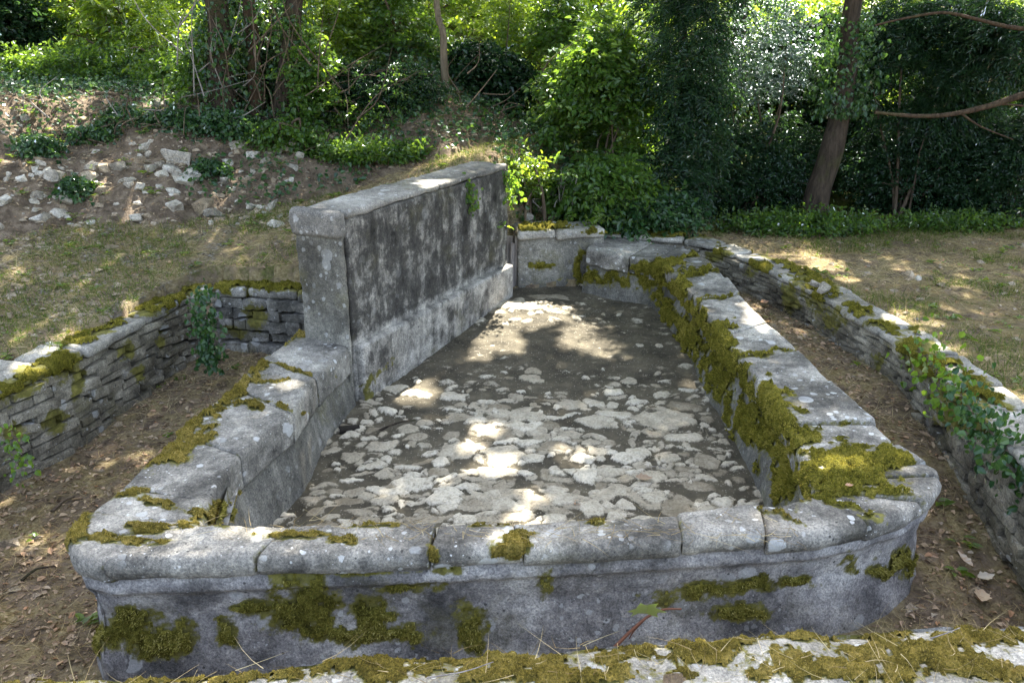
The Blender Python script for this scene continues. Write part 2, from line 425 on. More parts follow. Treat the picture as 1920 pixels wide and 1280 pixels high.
M['lf_shine'] = mat_leaf('leaf_glossy', [(.014, .04, .02), (.022, .056, .026), (.035, .075, .032)], (.12, .26, .05), .22, .33, .33)
M['lf_ivy'] = mat_leaf('leaf_ivy', [(.012, .04, .014), (.025, .065, .018), (.05, .1, .025)], (.12, .25, .03), .075, .3, .28)

# ------------------------------------------------------------------ where moss grows (patches laid out on the stones)
MOSS_TOP = [(330,835,72,34,-35),(300,855,52,20,-20),(400,768,34,9,-45),(450,722,46,12,-48),(490,672,42,11,-48),(430,742,22,12,-30),
    (540,628,46,12,-20),(610,628,52,10,8),(215,928,42,16,-15),(280,938,60,8,12),(150,985,16,46,28),(128,1010,10,38,10),(400,966,42,22,0),(435,945,18,28,0),
    (225,1006,84,11,3),(300,985,70,10,0),(560,692,52,5,12),(500,713,30,6,0),(520,760,60,4,14),(820,1038,14,14,0),(470,760,40,5,14),
    (540,1002,78,9,-3),(640,1012,30,5,-3),(955,1022,26,20,10),(700,986,55,5,0),(960,978,60,5,-4),(1120,980,22,5,0),(960,1000,38,9,-8),(660,1008,14,16,60),
    (1590,884,100,38,-6),(1490,920,34,40,0),(1650,862,56,22,0),(1570,905,80,26,0),(1690,925,66,6,6),(1455,968,46,5,22),(1600,950,66,5,14),(1640,975,24,5,20),(1500,936,70,6,-5),
    (1500,822,42,34,-35),(1440,765,48,34,50),(1385,705,30,52,-30),(1335,648,28,46,-30),(1300,592,24,34,-30),(1265,548,26,30,-35),(1237,503,48,14,-10),(1200,500,20,13,0),
    (1350,612,32,9,-10),(1410,668,60,5,-14),(1520,648,30,4,-14),(1600,790,22,6,0),(1300,512,44,8,-20),(1330,560,50,5,-16),(1290,480,40,5,-8),(1260,540,20,14,0),
    (1470,780,30,24,0),(1230,520,20,20,0)]
MOSS_INNER = [(1085,500,12,30,0),(1020,497,22,10,0),(1120,520,60,12,10),(1210,530,34,28,0),(1290,630,26,52,-25),(1345,705,26,56,-25),(1415,790,44,48,-35),(1480,860,44,44,0),(1475,905,22,44,10),
    (1250,580,18,34,-20),(700,690,50,12,-35),(760,650,40,8,-38),(690,740,16,24,0),(405,960,26,30,0)]
MOSS_FRONT = [(562,1076,42,26,0),(600,1128,44,58,5),(540,1150,48,52,-10),(430,1182,26,28,-30),(702,1146,34,34,0),(478,1140,28,18,0),(885,1180,36,50,-10),(255,1192,112,36,5),
    (222,1160,24,30,0),(330,1203,34,28,0),(1020,1092,15,30,20),(1340,1106,112,15,-5),(1260,1125,40,16,-30),(1440,1096,22,14,0),(1605,1060,17,18,0),(1650,1070,19,13,0),
    (1690,1052,32,24,0),(1400,1150,70,16,0),(770,1100,50,12,0),(830,1068,50,7,0),(680,1190,120,20,0),(1500,1090,50,12,0),(640,1070,120,6,0)]
MOSS_SLAB = [(90,1280,140,14,0),(250,1274,120,12,0),(480,1266,130,13,0),(740,1250,160,24,0),(960,1245,130,34,0),(1160,1225,110,22,0),(1060,1265,200,20,0),(1310,1204,80,14,0),(1500,1197,90,14,0),(1640,1188,90,14,0),
    (1480,1245,90,26,0),(1700,1225,150,42,0),(1850,1195,90,20,0),(1320,1225,50,18,0),(1590,1262,140,20,0),(330,1278,120,10,0),(1840,1262,90,18,0)]
MOSS_LEFT = [(110,688,44,28,-20),(60,702,70,14,-22),(165,628,44,9,-22),(290,572,34,14,-25),(460,530,74,18,0),(540,536,34,18,0),(345,548,36,9,-20),(20,740,40,22,-25),(215,600,40,6,-25),(240,650,14,18,0),
    (480,592,15,25,0),(435,622,20,12,0),(95,790,26,20,0),(20,810,26,16,0),(150,720,14,24,0),(300,640,12,14,0),(260,700,10,18,0)]
MOSS_RIGHT = [(1445,468,56,13,24),(1400,455,60,7,12),(1512,512,38,22,40),(1610,580,24,11,20),(1664,612,32,14,28),(1722,648,60,20,24),(1700,655,30,32,0),(1745,688,44,26,30),(1530,560,18,28,0),
    (1330,441,90,7,3),(1190,433,90,5,0),(1850,740,60,16,32),(1555,535,26,14,40),(1490,500,26,14,30),(1480,560,16,22,0),(1560,600,26,18,0),(1640,690,24,24,0),(1350,480,26,14,0),(1420,500,20,16,0),(1800,770,60,30,35),(1250,440,50,6,0)]
def moss_mask(V, blobs, s=0, warp=1.0, scale=9.0):
    u, v = to_photo(V); best = np.full(len(V), -9.0)
    wu = (fbm(V, scale, 4, s+40)-.5)*90*warp; wv = (fbm(V, scale, 4, s+50)-.5)*55*warp
    for cx, cy, rx, ry, a in blobs:
        a = math.radians(a); dx = u+wu*min(1, rx/30)-cx; dy = v+wv*min(1, ry/22)-cy
        X = dx*math.cos(a)+dy*math.sin(a); Y = -dx*math.sin(a)+dy*math.cos(a)
        best = np.maximum(best, 1-(X/rx)**2-(Y/ry)**2)
    m = best*.75 + (fbm(V, 17, 4, s)-.5)*2.3 + (fbm(V, 80, 2, s+7)-.5)*1.2 + .10
    return np.clip(np.where(best > -1.2, m, -1), -1, 1)
def growth_attr(V, blobs, s=0):
    return np.clip(moss_mask(V, blobs, s)*.42+.33, 0, 1)
def moss_on(V, Fc, blobs, parent, s=0, h=.022, olive=0, density=52000, blade=.0075, name='moss', minup=-2):
    """a cushion of moss over the stone, with short shoots standing on it"""
    N = vnormals(V, Fc); cdir = unit(np.array([0, 0, EYE])-V)
    m = moss_mask(V, blobs, s)
    if olive == 1: m = m-.3*sstep(.42, .6, fbm(V, 13, 4, s+70))-.08          # thin and broken on the sheer face
    m = np.where((N*cdir).sum(-1) < -.05, -1, m); m = np.where(N[:, 2] < minup, -1, m)
    keep = (m[Fc] > 0.02).all(1)&(m[Fc].max(1) > 0.1)
    if keep.sum() < 3: return None
    F2 = Fc[keep]; ids, inv = np.unique(F2, return_inverse=True); F2 = inv.reshape(F2.shape)
    v = V[ids]; n = N[ids]; mm = m[ids]
    lump = .25+.55*fbm(v, 24, 3, s+3)+1.5*np.clip(fbm(v, 46, 3, s+4)-.42, 0, 1)*2+.35*fbm(v, 110, 2, s+5)
    hh = np.where(mm > 0, h*sstep(.0, .8, mm)*lump, 0)
    v = v + n*hh[:, None] + np.array([0, 0, 1])*(np.clip(hh, 0, 1)*.3)[:, None]
    o = mesh(name, v, F2, M[('moss', 'moss2', 'moss3')[int(olive)]], parent)
    o['kind'] = 'stuff'
    fr = (m[Fc].min(1) > -.6)&(m[Fc].max(1) < .3)&(m[Fc].max(1) > -.5)
    nk = len(F2); Fr = Fc[fr]; F2 = np.concatenate([F2, Fr+len(v)]); v = np.concatenate([v, V]); n = np.concatenate([n, N]); mm = np.concatenate([mm, np.where(m > -.9, np.clip(m*.45+.02, -.13, .1), -1)])
    # shoots
    a, b, c, d = [v[F2[:, k]] for k in range(4)]
    area = .5*np.linalg.norm(np.cross(c-a, d-b), axis=1); w = area*np.clip(mm[F2].mean(1)+.15, 0, 1)
    cnt = min(int(w.sum()*density), 120000)
    if cnt > 10:
        g = RNG(s+11); f = g.choice(len(F2), cnt, p=w/w.sum())
        x, y = g.random((2, cnt, 1))
        p = (a[f]*(1-x)+b[f]*x)*(1-y)+(d[f]*(1-x)+c[f]*x)*y
        nn = unit(n[F2[f]].mean(1)+g.normal(0, .45, (cnt, 3)))
        L = blade*g.uniform(.5, 1.4, (cnt, 1))*np.clip(.45+mm[F2[f]].mean(1)*1.2, .35, 1)[:, None]; side = unit(np.cross(nn, g.normal(0, 1, (cnt, 3))))*L*.22
        Vb = np.stack([p-side-nn*.003, p+side-nn*.003, p+nn*L], 1).reshape(-1, 3)
        r = np.repeat(np.clip(g.normal(.5, .22, cnt)+(fbm(p, 9, 2, 77)-.5)*.9, 0, 1), 3)
        sb = mesh('moss_shoots', Vb, np.arange(3*cnt).reshape(-1, 3), M[('mossb', 'mossb2', 'mossb3')[int(olive)]], o, False, {'rnd': r})
        sb['kind'] = 'stuff'; sb.location = (0, 0, 0)
    return o

# ------------------------------------------------------------------ outlines in plan
Z0 = 0.0
A_W = at(655, 645, 0)[:2]                              # near foot of the tall wall's face
D_W = np.array([.425, .905]); D_W /= np.linalg.norm(D_W); L_W = np.array([-D_W[1], D_W[0]])
WALL_LEN, WALL_H, WALL_T = 2.06, .735, .31
def rim(lst, zs=None):
    z = np.zeros(len(lst)) if zs is None else np.asarray(zs)
    return np.array([at(u, v, zz) for (u, v), zz in zip(lst, z)])
LEFT_O = rim([(560,618),(497,668),(437,725),(385,765),(330,812),(322,819),(238,897),(165,962)])
LEFT_I = rim([(655,645),(590,711),(547,773),(498,812),(450,850),(436,864),(396,925),(378,984)])
LEFT_IW = rim([(655,645),(590,711),(547,773),(498,812),(450,850),(430,915),(412,984)])
CORN_O = rim([(165,962),(122,1008),(134,1046),(187,1058)]); CORN_I = rim([(372,984),(374,986),(376,987),(380,988)])
FRONT_O = rim([(187,1058),(330,1054),(475,1047),(640,1043),(805,1036),(975,1028),(1130,1020),(1280,1010),(1410,1003),(1545,994),(1635,974)])
FRONT_I = rim([(380,988),(470,990),(545,989),(690,985),(820,981),(950,974),(1130,967),(1270,963),(1410,946),(1480,938),(1520,930)])
RC_O = rim([(1635,974),(1710,950),(1757,922),(1770,896),(1762,876),(1735,858),(1690,832)])
RC_I = rim([(1520,930),(1522,926),(1522,920),(1521,910),(1518,900),(1514,885),(1508,862)])
zr = [0,0,0,.005,.01,.015,.02,.03,.04,.05,.06,.07]
RIGHT_O = rim([(1690,832),(1645,790),(1560,716),(1500,650),(1440,602),(1387,548),(1362,520),(1330,488),(1300,470),(1262,458),(1200,447),(1130,441)], zr)
RIGHT_I = rim([(1508,862),(1478,793),(1436,735),(1400,682),(1352,632),(1316,575),(1295,550),(1262,518),(1236,494),(1210,486),(1160,476),(1098,464)], zr)

# trench between the basin and the dry-stone walls
LW = rim([(-700,1180),(-380,955),(-150,805),(0,728),(100,682),(200,632),(300,578),(345,556),(400,538)], [0,0,0,.0,.01,.03,.05,.06,.08])
CW = rim([(400,538),(480,540),(568,546)], [.08,.09,.09])
RW = rim([(1110,440),(1180,441),(1250,445),(1300,453),(1345,466),(1400,486),(1460,514),(1530,548),(1600,590),(1670,628),(1730,675),(1800,735),(1900,835),(2060,1000),(2280,1200)], [.08,.08,.07,.06,.05,.04,.03,.02,.02,.02,.02,.02,.02,.02,0])
SL = rim([(-700,1290),(-300,1285),(0,1276),(240,1264),(480,1249),(700,1223),(1000,1215),(1200,1199),(1500,1181),(1700,1166),(1900,1160),(2280,1176)])
tw_end = A_W+D_W*WALL_LEN
TRENCH = [p[:2] for p in LW]+[p[:2] for p in CW]+[A_W+L_W*.15, tw_end+L_W*.15, tw_end+np.array([.3, .25])]+[p[:2] for p in RW]+[p[:2] for p in SL[::-1]]
BASIN = [A_W+L_W*.1]+[p[:2] for p in LEFT_I]+[p[:2] for p in FRONT_I]+[p[:2] for p in RIGHT_I]+[tw_end]
BASIN_O = [A_W+L_W*.1]+[p[:2] for p in LEFT_O]+[p[:2] for p in CORN_O]+[p[:2] for p in FRONT_O]+[p[:2] for p in RC_O]+[p[:2] for p in RIGHT_O]+[tw_end]

# ------------------------------------------------------------------ the ground
BANK = np.array([at(u, v, z)[:2] for u, v, z in [(-500,520,.2),(-150,450,.3),(0,428,.34),(150,402,.37),(330,392,.42),(480,352,.52),(560,326,.6),(700,300,.67),(840,284,.72),(955,240,.85),(1005,200,.98)]])
BANKP = [tuple(p) for p in BANK]+[(1.0, 14), (2.5, 22), (-60, 60), (-60, 3)]
def trench_z(x, y):
    left = np.clip(-.55+(y-2.4)*.02+np.clip(y-4, 0, 9)*.12, -.56, -.3)
    right = np.clip(-.54+(y-2.4)*.17, -.55, -.22)
    t = sstep(-.6, .8, x); return left*(1-t)+right*t
def terrace_z(x, y):
    p = np.stack([x, y], -1)
    l = (p-A_W) @ L_W; s = (p-A_W) @ D_W
    zl = .0+.16*np.clip(y-4.05, 0, 3)*sstep(0, .4, y-3.9)
    zpath = .10+.30*np.clip(s, 0, 2.2)+.06*np.clip(s-2.2, 0, 4)
    k = sstep(1.7, .25, l)*sstep(-.2, .5, s)
    z = zl*(1-k)+zpath*k
    r = np.where(s > 2.1, sstep(.5, -.05, l), sstep(-.25, -1.1, l)*sstep(-.5, .5, s))                  # right of the wall: level ground
    zright = .0+.32*sstep(6.5, 7.6, y)*sstep(2.0, .6, x) - .012*np.clip(y-6, 0, 10)*sstep(1, 3, x)
    z = z*(1-r)+zright*r
    z = np.where((x > .6) & (y < 6.3), zright*0, z)
    d = np.minimum(seg_dist(p, BANK), seg_dist(p, [BANK[-1], (1.0, 14), (2.5, 22)])); d = np.where(inside(p, BANKP), d, 0)
    rise = .52*np.clip(d, 0, 1.25)+.07*np.clip(d-1.25, 0, 6)
    steep = sstep(-1.9, -.6, x)
    rise = rise*(1+.75*steep)
    z = z + rise
    z = z + .17*np.clip(y-10.5, 0, 60)*sstep(4, -3, x-.15*y)+.06*np.clip(y-12, 0, 60)
    return z
def axis(lo, hi, step, far, grow=1.13):
    a = list(np.arange(lo, hi+1e-6, step)); s = step
    while a[-1] < far: s *= grow; a.append(a[-1]+s)
    s = step
    while a[0] > -far: s *= grow; a.insert(0, a[0]-s)
    return np.array(a)
def ground_z(x, y):
    p = np.stack([x, y], -1)
    tz = terrace_z(x, y)
    d = seg_dist(p, TRENCH, True); ins = inside(p, TRENCH)
    tr = ins | (d < .12)
    z = np.where(tr, trench_z(x, y), tz-.025)
    bas = inside(p, BASIN) | (seg_dist(p, BASIN, True) < .11)
    z = np.where(bas, -.85, z)
    P3 = np.stack([x, y, 0*x], -1)
    bank = inside(p, BANKP)
    z = z+(fbm(P3, 2.2, 4, 5)-.5)*np.where(bank, .16, .05)+(fbm(P3, 9, 3, 6)-.5)*np.where(bank, .09, .035)
    return z
gx = axis(-4.6, 4.6, .035, 120); gy = axis(1.2, 8.6, .035, 120)
GX, GY = np.meshgrid(gx, gy, indexing='ij')
x, y = GX.ravel(), GY.ravel()
gzv = ground_z(x, y)
GP = np.stack([x, y, gzv], -1)
pxy = GP[:, :2]
tr_in = inside(pxy, TRENCH); bank_in = inside(pxy, BANKP)
litter_zone = np.where(tr_in | (bank_in & (seg_dist(pxy, BANK) < 1.4)), 1, 0)
g_green = np.where(tr_in, -.1, np.where(bank_in, .02, .30+.12*sstep(7, 5, y)))
g_green = np.where((y > 7.0) & (x > .3), -.2, g_green); g_green = np.where((y > 8.2), .75, g_green)
g_straw = np.where(tr_in, .47, np.where(bank_in, .15, .5))
g_grav = np.where(tr_in, .05, np.where(bank_in, .25, np.where((x < -2) & (y > 4.6), .48, .15)))
NGX, NGY = len(gx), len(gy)
ground = mesh('ground', GP, grid_faces(NGX, NGY), M['ground'], None, True, {'green': g_green, 'straw': g_straw, 'gravel': g_grav})
tag(ground, 'bare brown earth, straw and gravel of the woodland clearing', 'ground', kind='structure')
def gz(x, y):
    """height of the built ground sheet"""
    x = np.asarray(x, float); y = np.asarray(y, float)
    i = np.clip(np.searchsorted(gx, x)-1, 0, NGX-2); j = np.clip(np.searchsorted(gy, y)-1, 0, NGY-2)
    fx = np.clip((x-gx[i])/(gx[i+1]-gx[i]), 0, 1); fy = np.clip((y-gy[j])/(gy[j+1]-gy[j]), 0, 1)
    Z = gzv.reshape(NGX, NGY)
    return (Z[i, j]*(1-fx)+Z[i+1, j]*fx)*(1-fy)+(Z[i, j+1]*(1-fx)+Z[i+1, j+1]*fx)*fy

# ------------------------------------------------------------------ the wash basin
basin = thing('wash_basin', 'old stone wash basin with mossy rounded rim and paved silted floor', 'wash basin', (0, 3.6, -.5))
rimg = RNG(3)
def coping(O, I, joints, th=.13, s=0, proud=0.0, mk=2, R=.033):
    """rim stones between joint positions (fractions of the pair list), bull-nosed on the outside"""
    k = np.arange(len(O))
    for n, (a, b) in enumerate(zip(joints[:-1], joints[1:])):
        oo = np.array([np.interp(np.linspace(a, b, 30), k, O[:, c]) for c in range(3)]).T
        ii = np.array([np.interp(np.linspace(a, b, 30), k, I[:, c]) for c in range(3)]).T
        L = max(.06, .5*(np.linalg.norm(oo[0]-oo[-1])+np.linalg.norm(ii[0]-ii[-1]))); Wd = np.linalg.norm(oo.mean(0)-ii.mean(0))
        V, Fc, _ = rbox(L, Wd, th, .0115, .007)
        t = V[:, 0]/L+.5; q = V[:, 1]/Wd+.5; z = V[:, 2]-th/2
        gap = .0032/L; t = gap+t*(1-2*gap)
        dO = q*Wd
        f = np.sqrt(np.clip(1-(1-np.clip(dO/R, 0, 1))**2, .03, 1))
        z = -th/2+(z+th/2)*f
        f2 = np.sqrt(np.clip(1-(1-np.clip((Wd-dO)/.012, 0, 1))**2*.6, .03, 1)); z = np.where(z > -th/2, -th/2+(z+th/2)*f2, z)
        X = np.linspace(0, 1, 30)
        po = np.stack([np.interp(t, X, oo[:, c]) for c in range(3)], -1); pi_ = np.stack([np.interp(t, X, ii[:, c]) for c in range(3)], -1)
        P = po*(1-q)[:, None]+pi_*q[:, None]; P[:, 2] += z + rimg.uniform(-.012, .012) + proud
        P[:, 2] += (q-.5)*rimg.uniform(-.02, .02)+(t-.5)*rimg.uniform(-.012, .012)
        # worn, uneven arrises
        P = roughen(P, Fc, .009, 4, 10, .004)
        P[:, 2] -= .012*np.clip(fbm(P, 11, 3, s+n+90)-.55, 0, 1)*4*sstep(.06, 0, (1-q)*Wd)
        o = mesh('coping_stone', P, Fc, M['rim'], basin, True, {'growth': np.maximum(growth_attr(P, MOSS_TOP, 5), .45*np.exp(-np.minimum(t, 1-t)*L/.010)*sstep(.36, .5, fbm(P, 9, 3, 66)))})
        moss_on(P, Fc, MOSS_TOP, o, 5, .017 if mk == 0 else .010, mk)
        if o.children: o.children[0].location = (0, 0, 0)
coping(LEFT_O, LEFT_I, [0, .95, 2.0, 4.0, 6.2, 7], .15, 10, R=.018)
coping(CORN_O, CORN_I, [0, 1.4, 3], .09, 30)
coping(FRONT_O, FRONT_I, [0, 2.0, 4.0, 5.05, 7.0, 8.2, 10], .09, 40)
coping(RC_O, RC_I, [0, 1.6, 3.4, 4.7, 6], .09, 60, mk=0)
coping(RIGHT_O, RIGHT_I, [0, 1.0, 2.0, 3.0, 4.0, 5.0, 5.9, 6.8, 7.8, 8.7, 9.6, 11], .13, 80, mk=0, R=.018)

def ribbon(path, out_dir, prof, name, mat, blobs, s, res=.011, olive=True, moss_h=.011, rough=.012, flip=False, zoff=None):
    """a face that follows a plan path; prof = [(height, offset outwards)]"""
    P, L = resample(path, max(8, int(np.linalg.norm(np.diff(path[:, :2], axis=0), axis=1).sum()/res)))
    tan = unit(np.gradient(P[:, :2], axis=0)); nrm = np.stack([tan[:, 1], -tan[:, 0]], -1)*out_dir
    pz = np.array([p[0] for p in prof]); pf = np.array([p[1] for p in prof])
    zz = np.linspace(pz[0], pz[-1], max(4, int(abs(pz[0]-pz[-1])/res)))
    off = np.interp(-zz, -pz, pf)
    V = np.zeros((len(P), len(zz), 3))
    V[..., :2] = P[:, None, :2]+nrm[:, None]*off[None, :, None]
    V[..., 2] = zz[None]+(P[:, None, 2])
    V = V.reshape(-1, 3); Fc = grid_faces(len(P), len(zz), not flip)
    V = roughen(V, Fc, rough, 3.2, s, rough*.35)
    o = mesh(name, V, Fc, mat, basin, True, {'growth': growth_attr(V, blobs, s)})
    m = moss_on(V, Fc, blobs, o, s, moss_h, olive, 60000, .0095)
    if m: m.location = (0, 0, 0)
    return o
front_path = np.vstack([LEFT_O[-2:], CORN_O[1:], FRONT_O[1:], RC_O[1:], RIGHT_O[1:3]])
def smooth_path(P, n=120): return curve(resample(P, max(6, len(P)))[0], n)
ribbon(front_path, 1, [(-.06, -.03), (-.085, -.035), (-.105, -.024), (-.135, -.022), (-.155, -.045), (-.25, -.062), (-.36, -.05), (-.48, -.025), (-.66, -.01)], 'front_wall', M['front'], MOSS_FRONT, 7, flip=False)
ribbon(np.vstack([RC_O[5:], RIGHT_O[1:]]), 1, [(-.06, -.03), (-.16, -.035), (-.2, -.065), (-.6, -.06)], 'outer_side_wall', M['side'], [(1740,1500,5,5,0)], 8)
ribbon(LEFT_O, 1, [(-.09, -.03), (-.2, -.05), (-.65, -.02)], 'outer_side_wall', M['side'], MOSS_FRONT[:1], 9)
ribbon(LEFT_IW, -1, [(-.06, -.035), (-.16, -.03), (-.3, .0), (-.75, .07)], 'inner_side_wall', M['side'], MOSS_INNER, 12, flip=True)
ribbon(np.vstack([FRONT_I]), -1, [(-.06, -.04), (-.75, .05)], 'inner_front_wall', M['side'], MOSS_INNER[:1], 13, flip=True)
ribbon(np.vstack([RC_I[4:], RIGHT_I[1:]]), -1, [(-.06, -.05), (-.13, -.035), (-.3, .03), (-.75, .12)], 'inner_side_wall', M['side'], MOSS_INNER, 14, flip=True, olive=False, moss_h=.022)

for (oa, ia) in ((LEFT_O, LEFT_IW),):                     # broken masonry under the left coping
    a_, _ = resample(oa, 240); b_, _ = resample(ia, 240); q_ = np.linspace(.12, .97, 40)
    V = a_[:, None]*(1-q_)[None, :, None]+b_[:, None]*q_[None, :, None]; V[..., 2] -= .125; V = V.reshape(-1, 3); Fc = grid_faces(240, 40)
    V = roughen(V, Fc, .03, 6, 16, .01)
    mesh('rubble_fill', V, Fc, M['rubble'], basin, True)
# floor: worn paving stones showing through silt
def floor_z(x, y): return -.455+(y-2.7)*.05
STONES = [(1255,775,66,24),(1130,786,38,11),(1150,775,30,8),(940,845,46,14),(855,836,36,14),(780,888,40,13),(830,916,40,14),(925,872,46,8),(1100,880,27,13),(1146,872,28,10),(1222,880,36,11),
    (1330,858,27,14),(1285,815,32,9),(655,846,22,9),(705,828,32,11),(865,778,30,8),(850,741,28,8),(778,736,38,8),(1000,700,18,8),(998,712,24,8),(1040,830,36,10),(980,797,26,8),(1070,808,28,9),
    (1106,822,22,8),(1180,850,30,9),(790,950,40,8),(690,957,30,7),(720,905,40,6),(650,920,36,6),(890,930,30,9),(1275,935,32,22),(1108,932,26,16),(1160,948,22,10),(665,905,28,7),(1010,780,26,7),
    (1230,806,28,6),(1070,757,24,9),(1110,752,26,6),(1180,712,22,8),(1236,656,10,4),(820,870,24,8),(1000,850,22,7),(960,910,30,7),(905,800,26,7),(760,800,24,8),(700,860,26,8),(610,965,34,7),
    (870,960,28,8),(1040,905,28,8),(1200,840,22,8),(1260,850,24,8),(1310,900,26,9),(1360,925,26,10),(1225,915,26,10),(935,760,26,6),(1150,735,20,6),(730,770,24,7),(675,800,18,6),(1045,955,30,8),
    (800,985,34,8),(760,970,30,7),(700,990,34,7),(620,1000,34,7),(1330,940,22,10),(1210,960,28,9),(960,950,34,9),(1290,880,18,8),(1090,850,22,7),(880,900,22,6),(590,940,18,6),(1280,760,40,12),
    (880,572,30,6),(905,560,24,6),(930,550,20,5),(960,590,60,7),(880,585,40,6),(1030,575,40,5),(1095,552,20,4),(1200,655,10,4),(690,735,40,8),(735,730,40,8)]
fx_ = np.arange(-1.75, 1.75, .0085); fy_ = np.arange(2.2, 6.9, .0085)
FX, FY = np.meshgrid(fx_, fy_, indexing='ij'); fp = np.stack([FX.ravel(), FY.ravel()], -1)
base = floor_z(fp[:, 0], fp[:, 1]); P3 = np.stack([fp[:, 0], fp[:, 1], 0*base], -1)
wx = (fbm(P3, 9, 4, 21)-.5)*.055; wy = (fbm(P3, 9, 4, 22)-.5)*.055
wpx = fp[:, 0]+wx; wpy = fp[:, 1]+wy
stone = np.full(len(fp), -1.0); second = np.full(len(fp), -1.0); cell = np.zeros(len(fp)); fg = RNG(4)
def put(cx, cy, rx, ry, rot, strength, cid, ang):
    R = max(rx, ry)*1.6
    sel = np.where((np.abs(fp[:, 0]-cx) < R+.08) & (np.abs(fp[:, 1]-cy) < R+.08))[0]
    dx = wpx[sel]-cx; dy = wpy[sel]-cy
    X = (dx*math.cos(rot)+dy*math.sin(rot))/rx; Y = (-dx*math.sin(rot)+dy*math.cos(rot))/ry
    gg = RNG(int(cid*1e6)+ang); kk = int(gg.integers(5, 8)); th = np.sort(np.arange(kk)*6.283/kk+gg.normal(0, .28, kk)); dk = gg.uniform(.72, 1.0, kk)
    r = np.max([(X*math.cos(t_)+Y*math.sin(t_))/q_ for t_, q_ in zip(th, dk)], 0); r = np.clip(.75*r+.25*np.hypot(X, Y), 0, 9)
    val = (1-r**2.2)*strength
    up = val > stone[sel]; ss = sel[up]
    second[sel] = np.where(up, stone[sel], np.maximum(second[sel], val))
    stone[ss] = val[up]; cell[ss] = cid
for u, v, ru, rv in STONES:
    c = at(u, v, -.36); e = at(u+ru, v, -.36); f_ = at(u, v-rv, -.36); 
    put(c[0], c[1], abs(e[0]-c[0])*1.12, abs(f_[1]-c[1])*1.1, fg.uniform(-.15, .15), 1.0, fg.random(), fg.integers(3, 6))
for i in range(1500):
    cx, cy = fg.uniform(-1.5, 1.2), 2.5+3.7*fg.random()**1.5
    st = np.interp(cy, [2.5, 4.4, 4.9, 5.3, 5.9, 6.4], [.75, .62, .3, .2, .42, .3])*fg.uniform(.4, 1.1)
    put(cx, cy, fg.uniform(.015, .085), fg.uniform(.012, .055), fg.uniform(-.5, .5), st, fg.random(), fg.integers(3, 6))
silt = fbm(P3, 1.7, 5, 24)
cover = -.3*np.exp(-((fp[:, 0]-.0)/.55)**2-((fp[:, 1]-5.75)/.2)**2)+(silt-.5)*.7+np.interp(fp[:, 1], [2.4, 4.3, 4.8, 5.4, 5.8, 6.4], [-.07, -.03, .12, .32, .1, .22])  # silt thinned around the far sun patch so the floor reads brighter there
stone = np.minimum(stone, (stone-second)*1.15-.19)
sm = np.clip(.42+stone*1.1-cover+(fbm(P3, 16, 3, 29)-.5)*.3+(fbm(P3, 55, 3, 28)-.5)*.28, 0, 1)
prof = sstep(-.1, .1, stone-cover)*(.003+.012*cell)+np.clip(stone-cover, 0, 1)*.004+sstep(-.1, .2, stone-cover)*(cell-.5)*.12*np.sin(cell*90)*((fp[:, 0]*7) % 1-.5)*.0
fz = base+prof+(fbm(P3, 14, 4, 25)-.5)*.02+(fbm(P3, 60, 2, 26)-.5)*.005+(fbm(P3, 1.3, 3, 27)-.5)*.05
fv = np.stack([fp[:, 0], fp[:, 1], fz], -1)
okp = inside(fp, BASIN) | (seg_dist(fp, BASIN, True) < .16)
Fc = grid_faces(len(fx_), len(fy_)); Fc = Fc[okp[Fc].all(1)]
ids, inv = np.unique(Fc, return_inverse=True)
fl = mesh('floor', fv[ids], inv.reshape(-1, 4), M['floor'], basin, True, {'stone': sm[ids], 'rnd': cell[ids]})

# ------------------------------------------------------------------ tall wall, end wall, sluice
def frame_place(V, org, dx, z0):
    """local box (x along dx, y to its left, z up) -> world"""
    dx = np.r_[dx, 0]; dy = np.array([-dx[1], dx[0], 0])
    return np.array([org[0], org[1], z0])+V[:, :1]*dx+V[:, 1:2]*dy+V[:, 2:3]*np.array([0, 0, 1])
tall = thing('tall_wall', 'tall dark streaked stone wall closing the left side of the basin', 'wall', (*(A_W+D_W), 0))
def block(name, L, Wd, T, ctr, mat, parent, res=.015, r=.02, rough=.012, s=0, blobs=(), dx=D_W, taper=None, fine=.003, moss_h=.02):
    V, Fc, _ = rbox(L, Wd, T, res, r)
    if taper is not None: V = taper(V)
    V = frame_place(V, ctr[:2], dx, ctr[2])
    V = roughen(V, Fc, rough, 3.5, s, fine)
    o = mesh(name, V, Fc, mat, parent, True, {'growth': growth_attr(V, blobs, s) if blobs else np.zeros(len(V))})
    if blobs:
        m = moss_on(V, Fc, blobs, o, s, moss_h) if moss_h else None
        if m: m.location = (0, 0, 0)
    return o
mid = A_W+D_W*(WALL_LEN/2+.03)+L_W*(WALL_T/2)
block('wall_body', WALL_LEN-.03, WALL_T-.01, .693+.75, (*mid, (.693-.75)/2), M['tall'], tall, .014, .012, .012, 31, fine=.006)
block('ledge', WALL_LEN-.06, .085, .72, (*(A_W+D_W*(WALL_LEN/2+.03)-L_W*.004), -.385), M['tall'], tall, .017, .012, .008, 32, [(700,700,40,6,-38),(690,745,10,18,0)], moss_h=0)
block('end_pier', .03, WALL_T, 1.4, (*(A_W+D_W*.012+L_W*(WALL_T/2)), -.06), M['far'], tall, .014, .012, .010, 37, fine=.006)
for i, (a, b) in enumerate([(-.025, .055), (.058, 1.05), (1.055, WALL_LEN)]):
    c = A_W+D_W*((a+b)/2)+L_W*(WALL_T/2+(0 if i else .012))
    block('wall_cap', b-a, WALL_T+(.0 if i else .03), .04 if i else .15, (*c, (.735-.02 if i else .735-.07)), M['talltop'], tall, .013, .016 if i else .035, .014, 33+i, fine=.006)
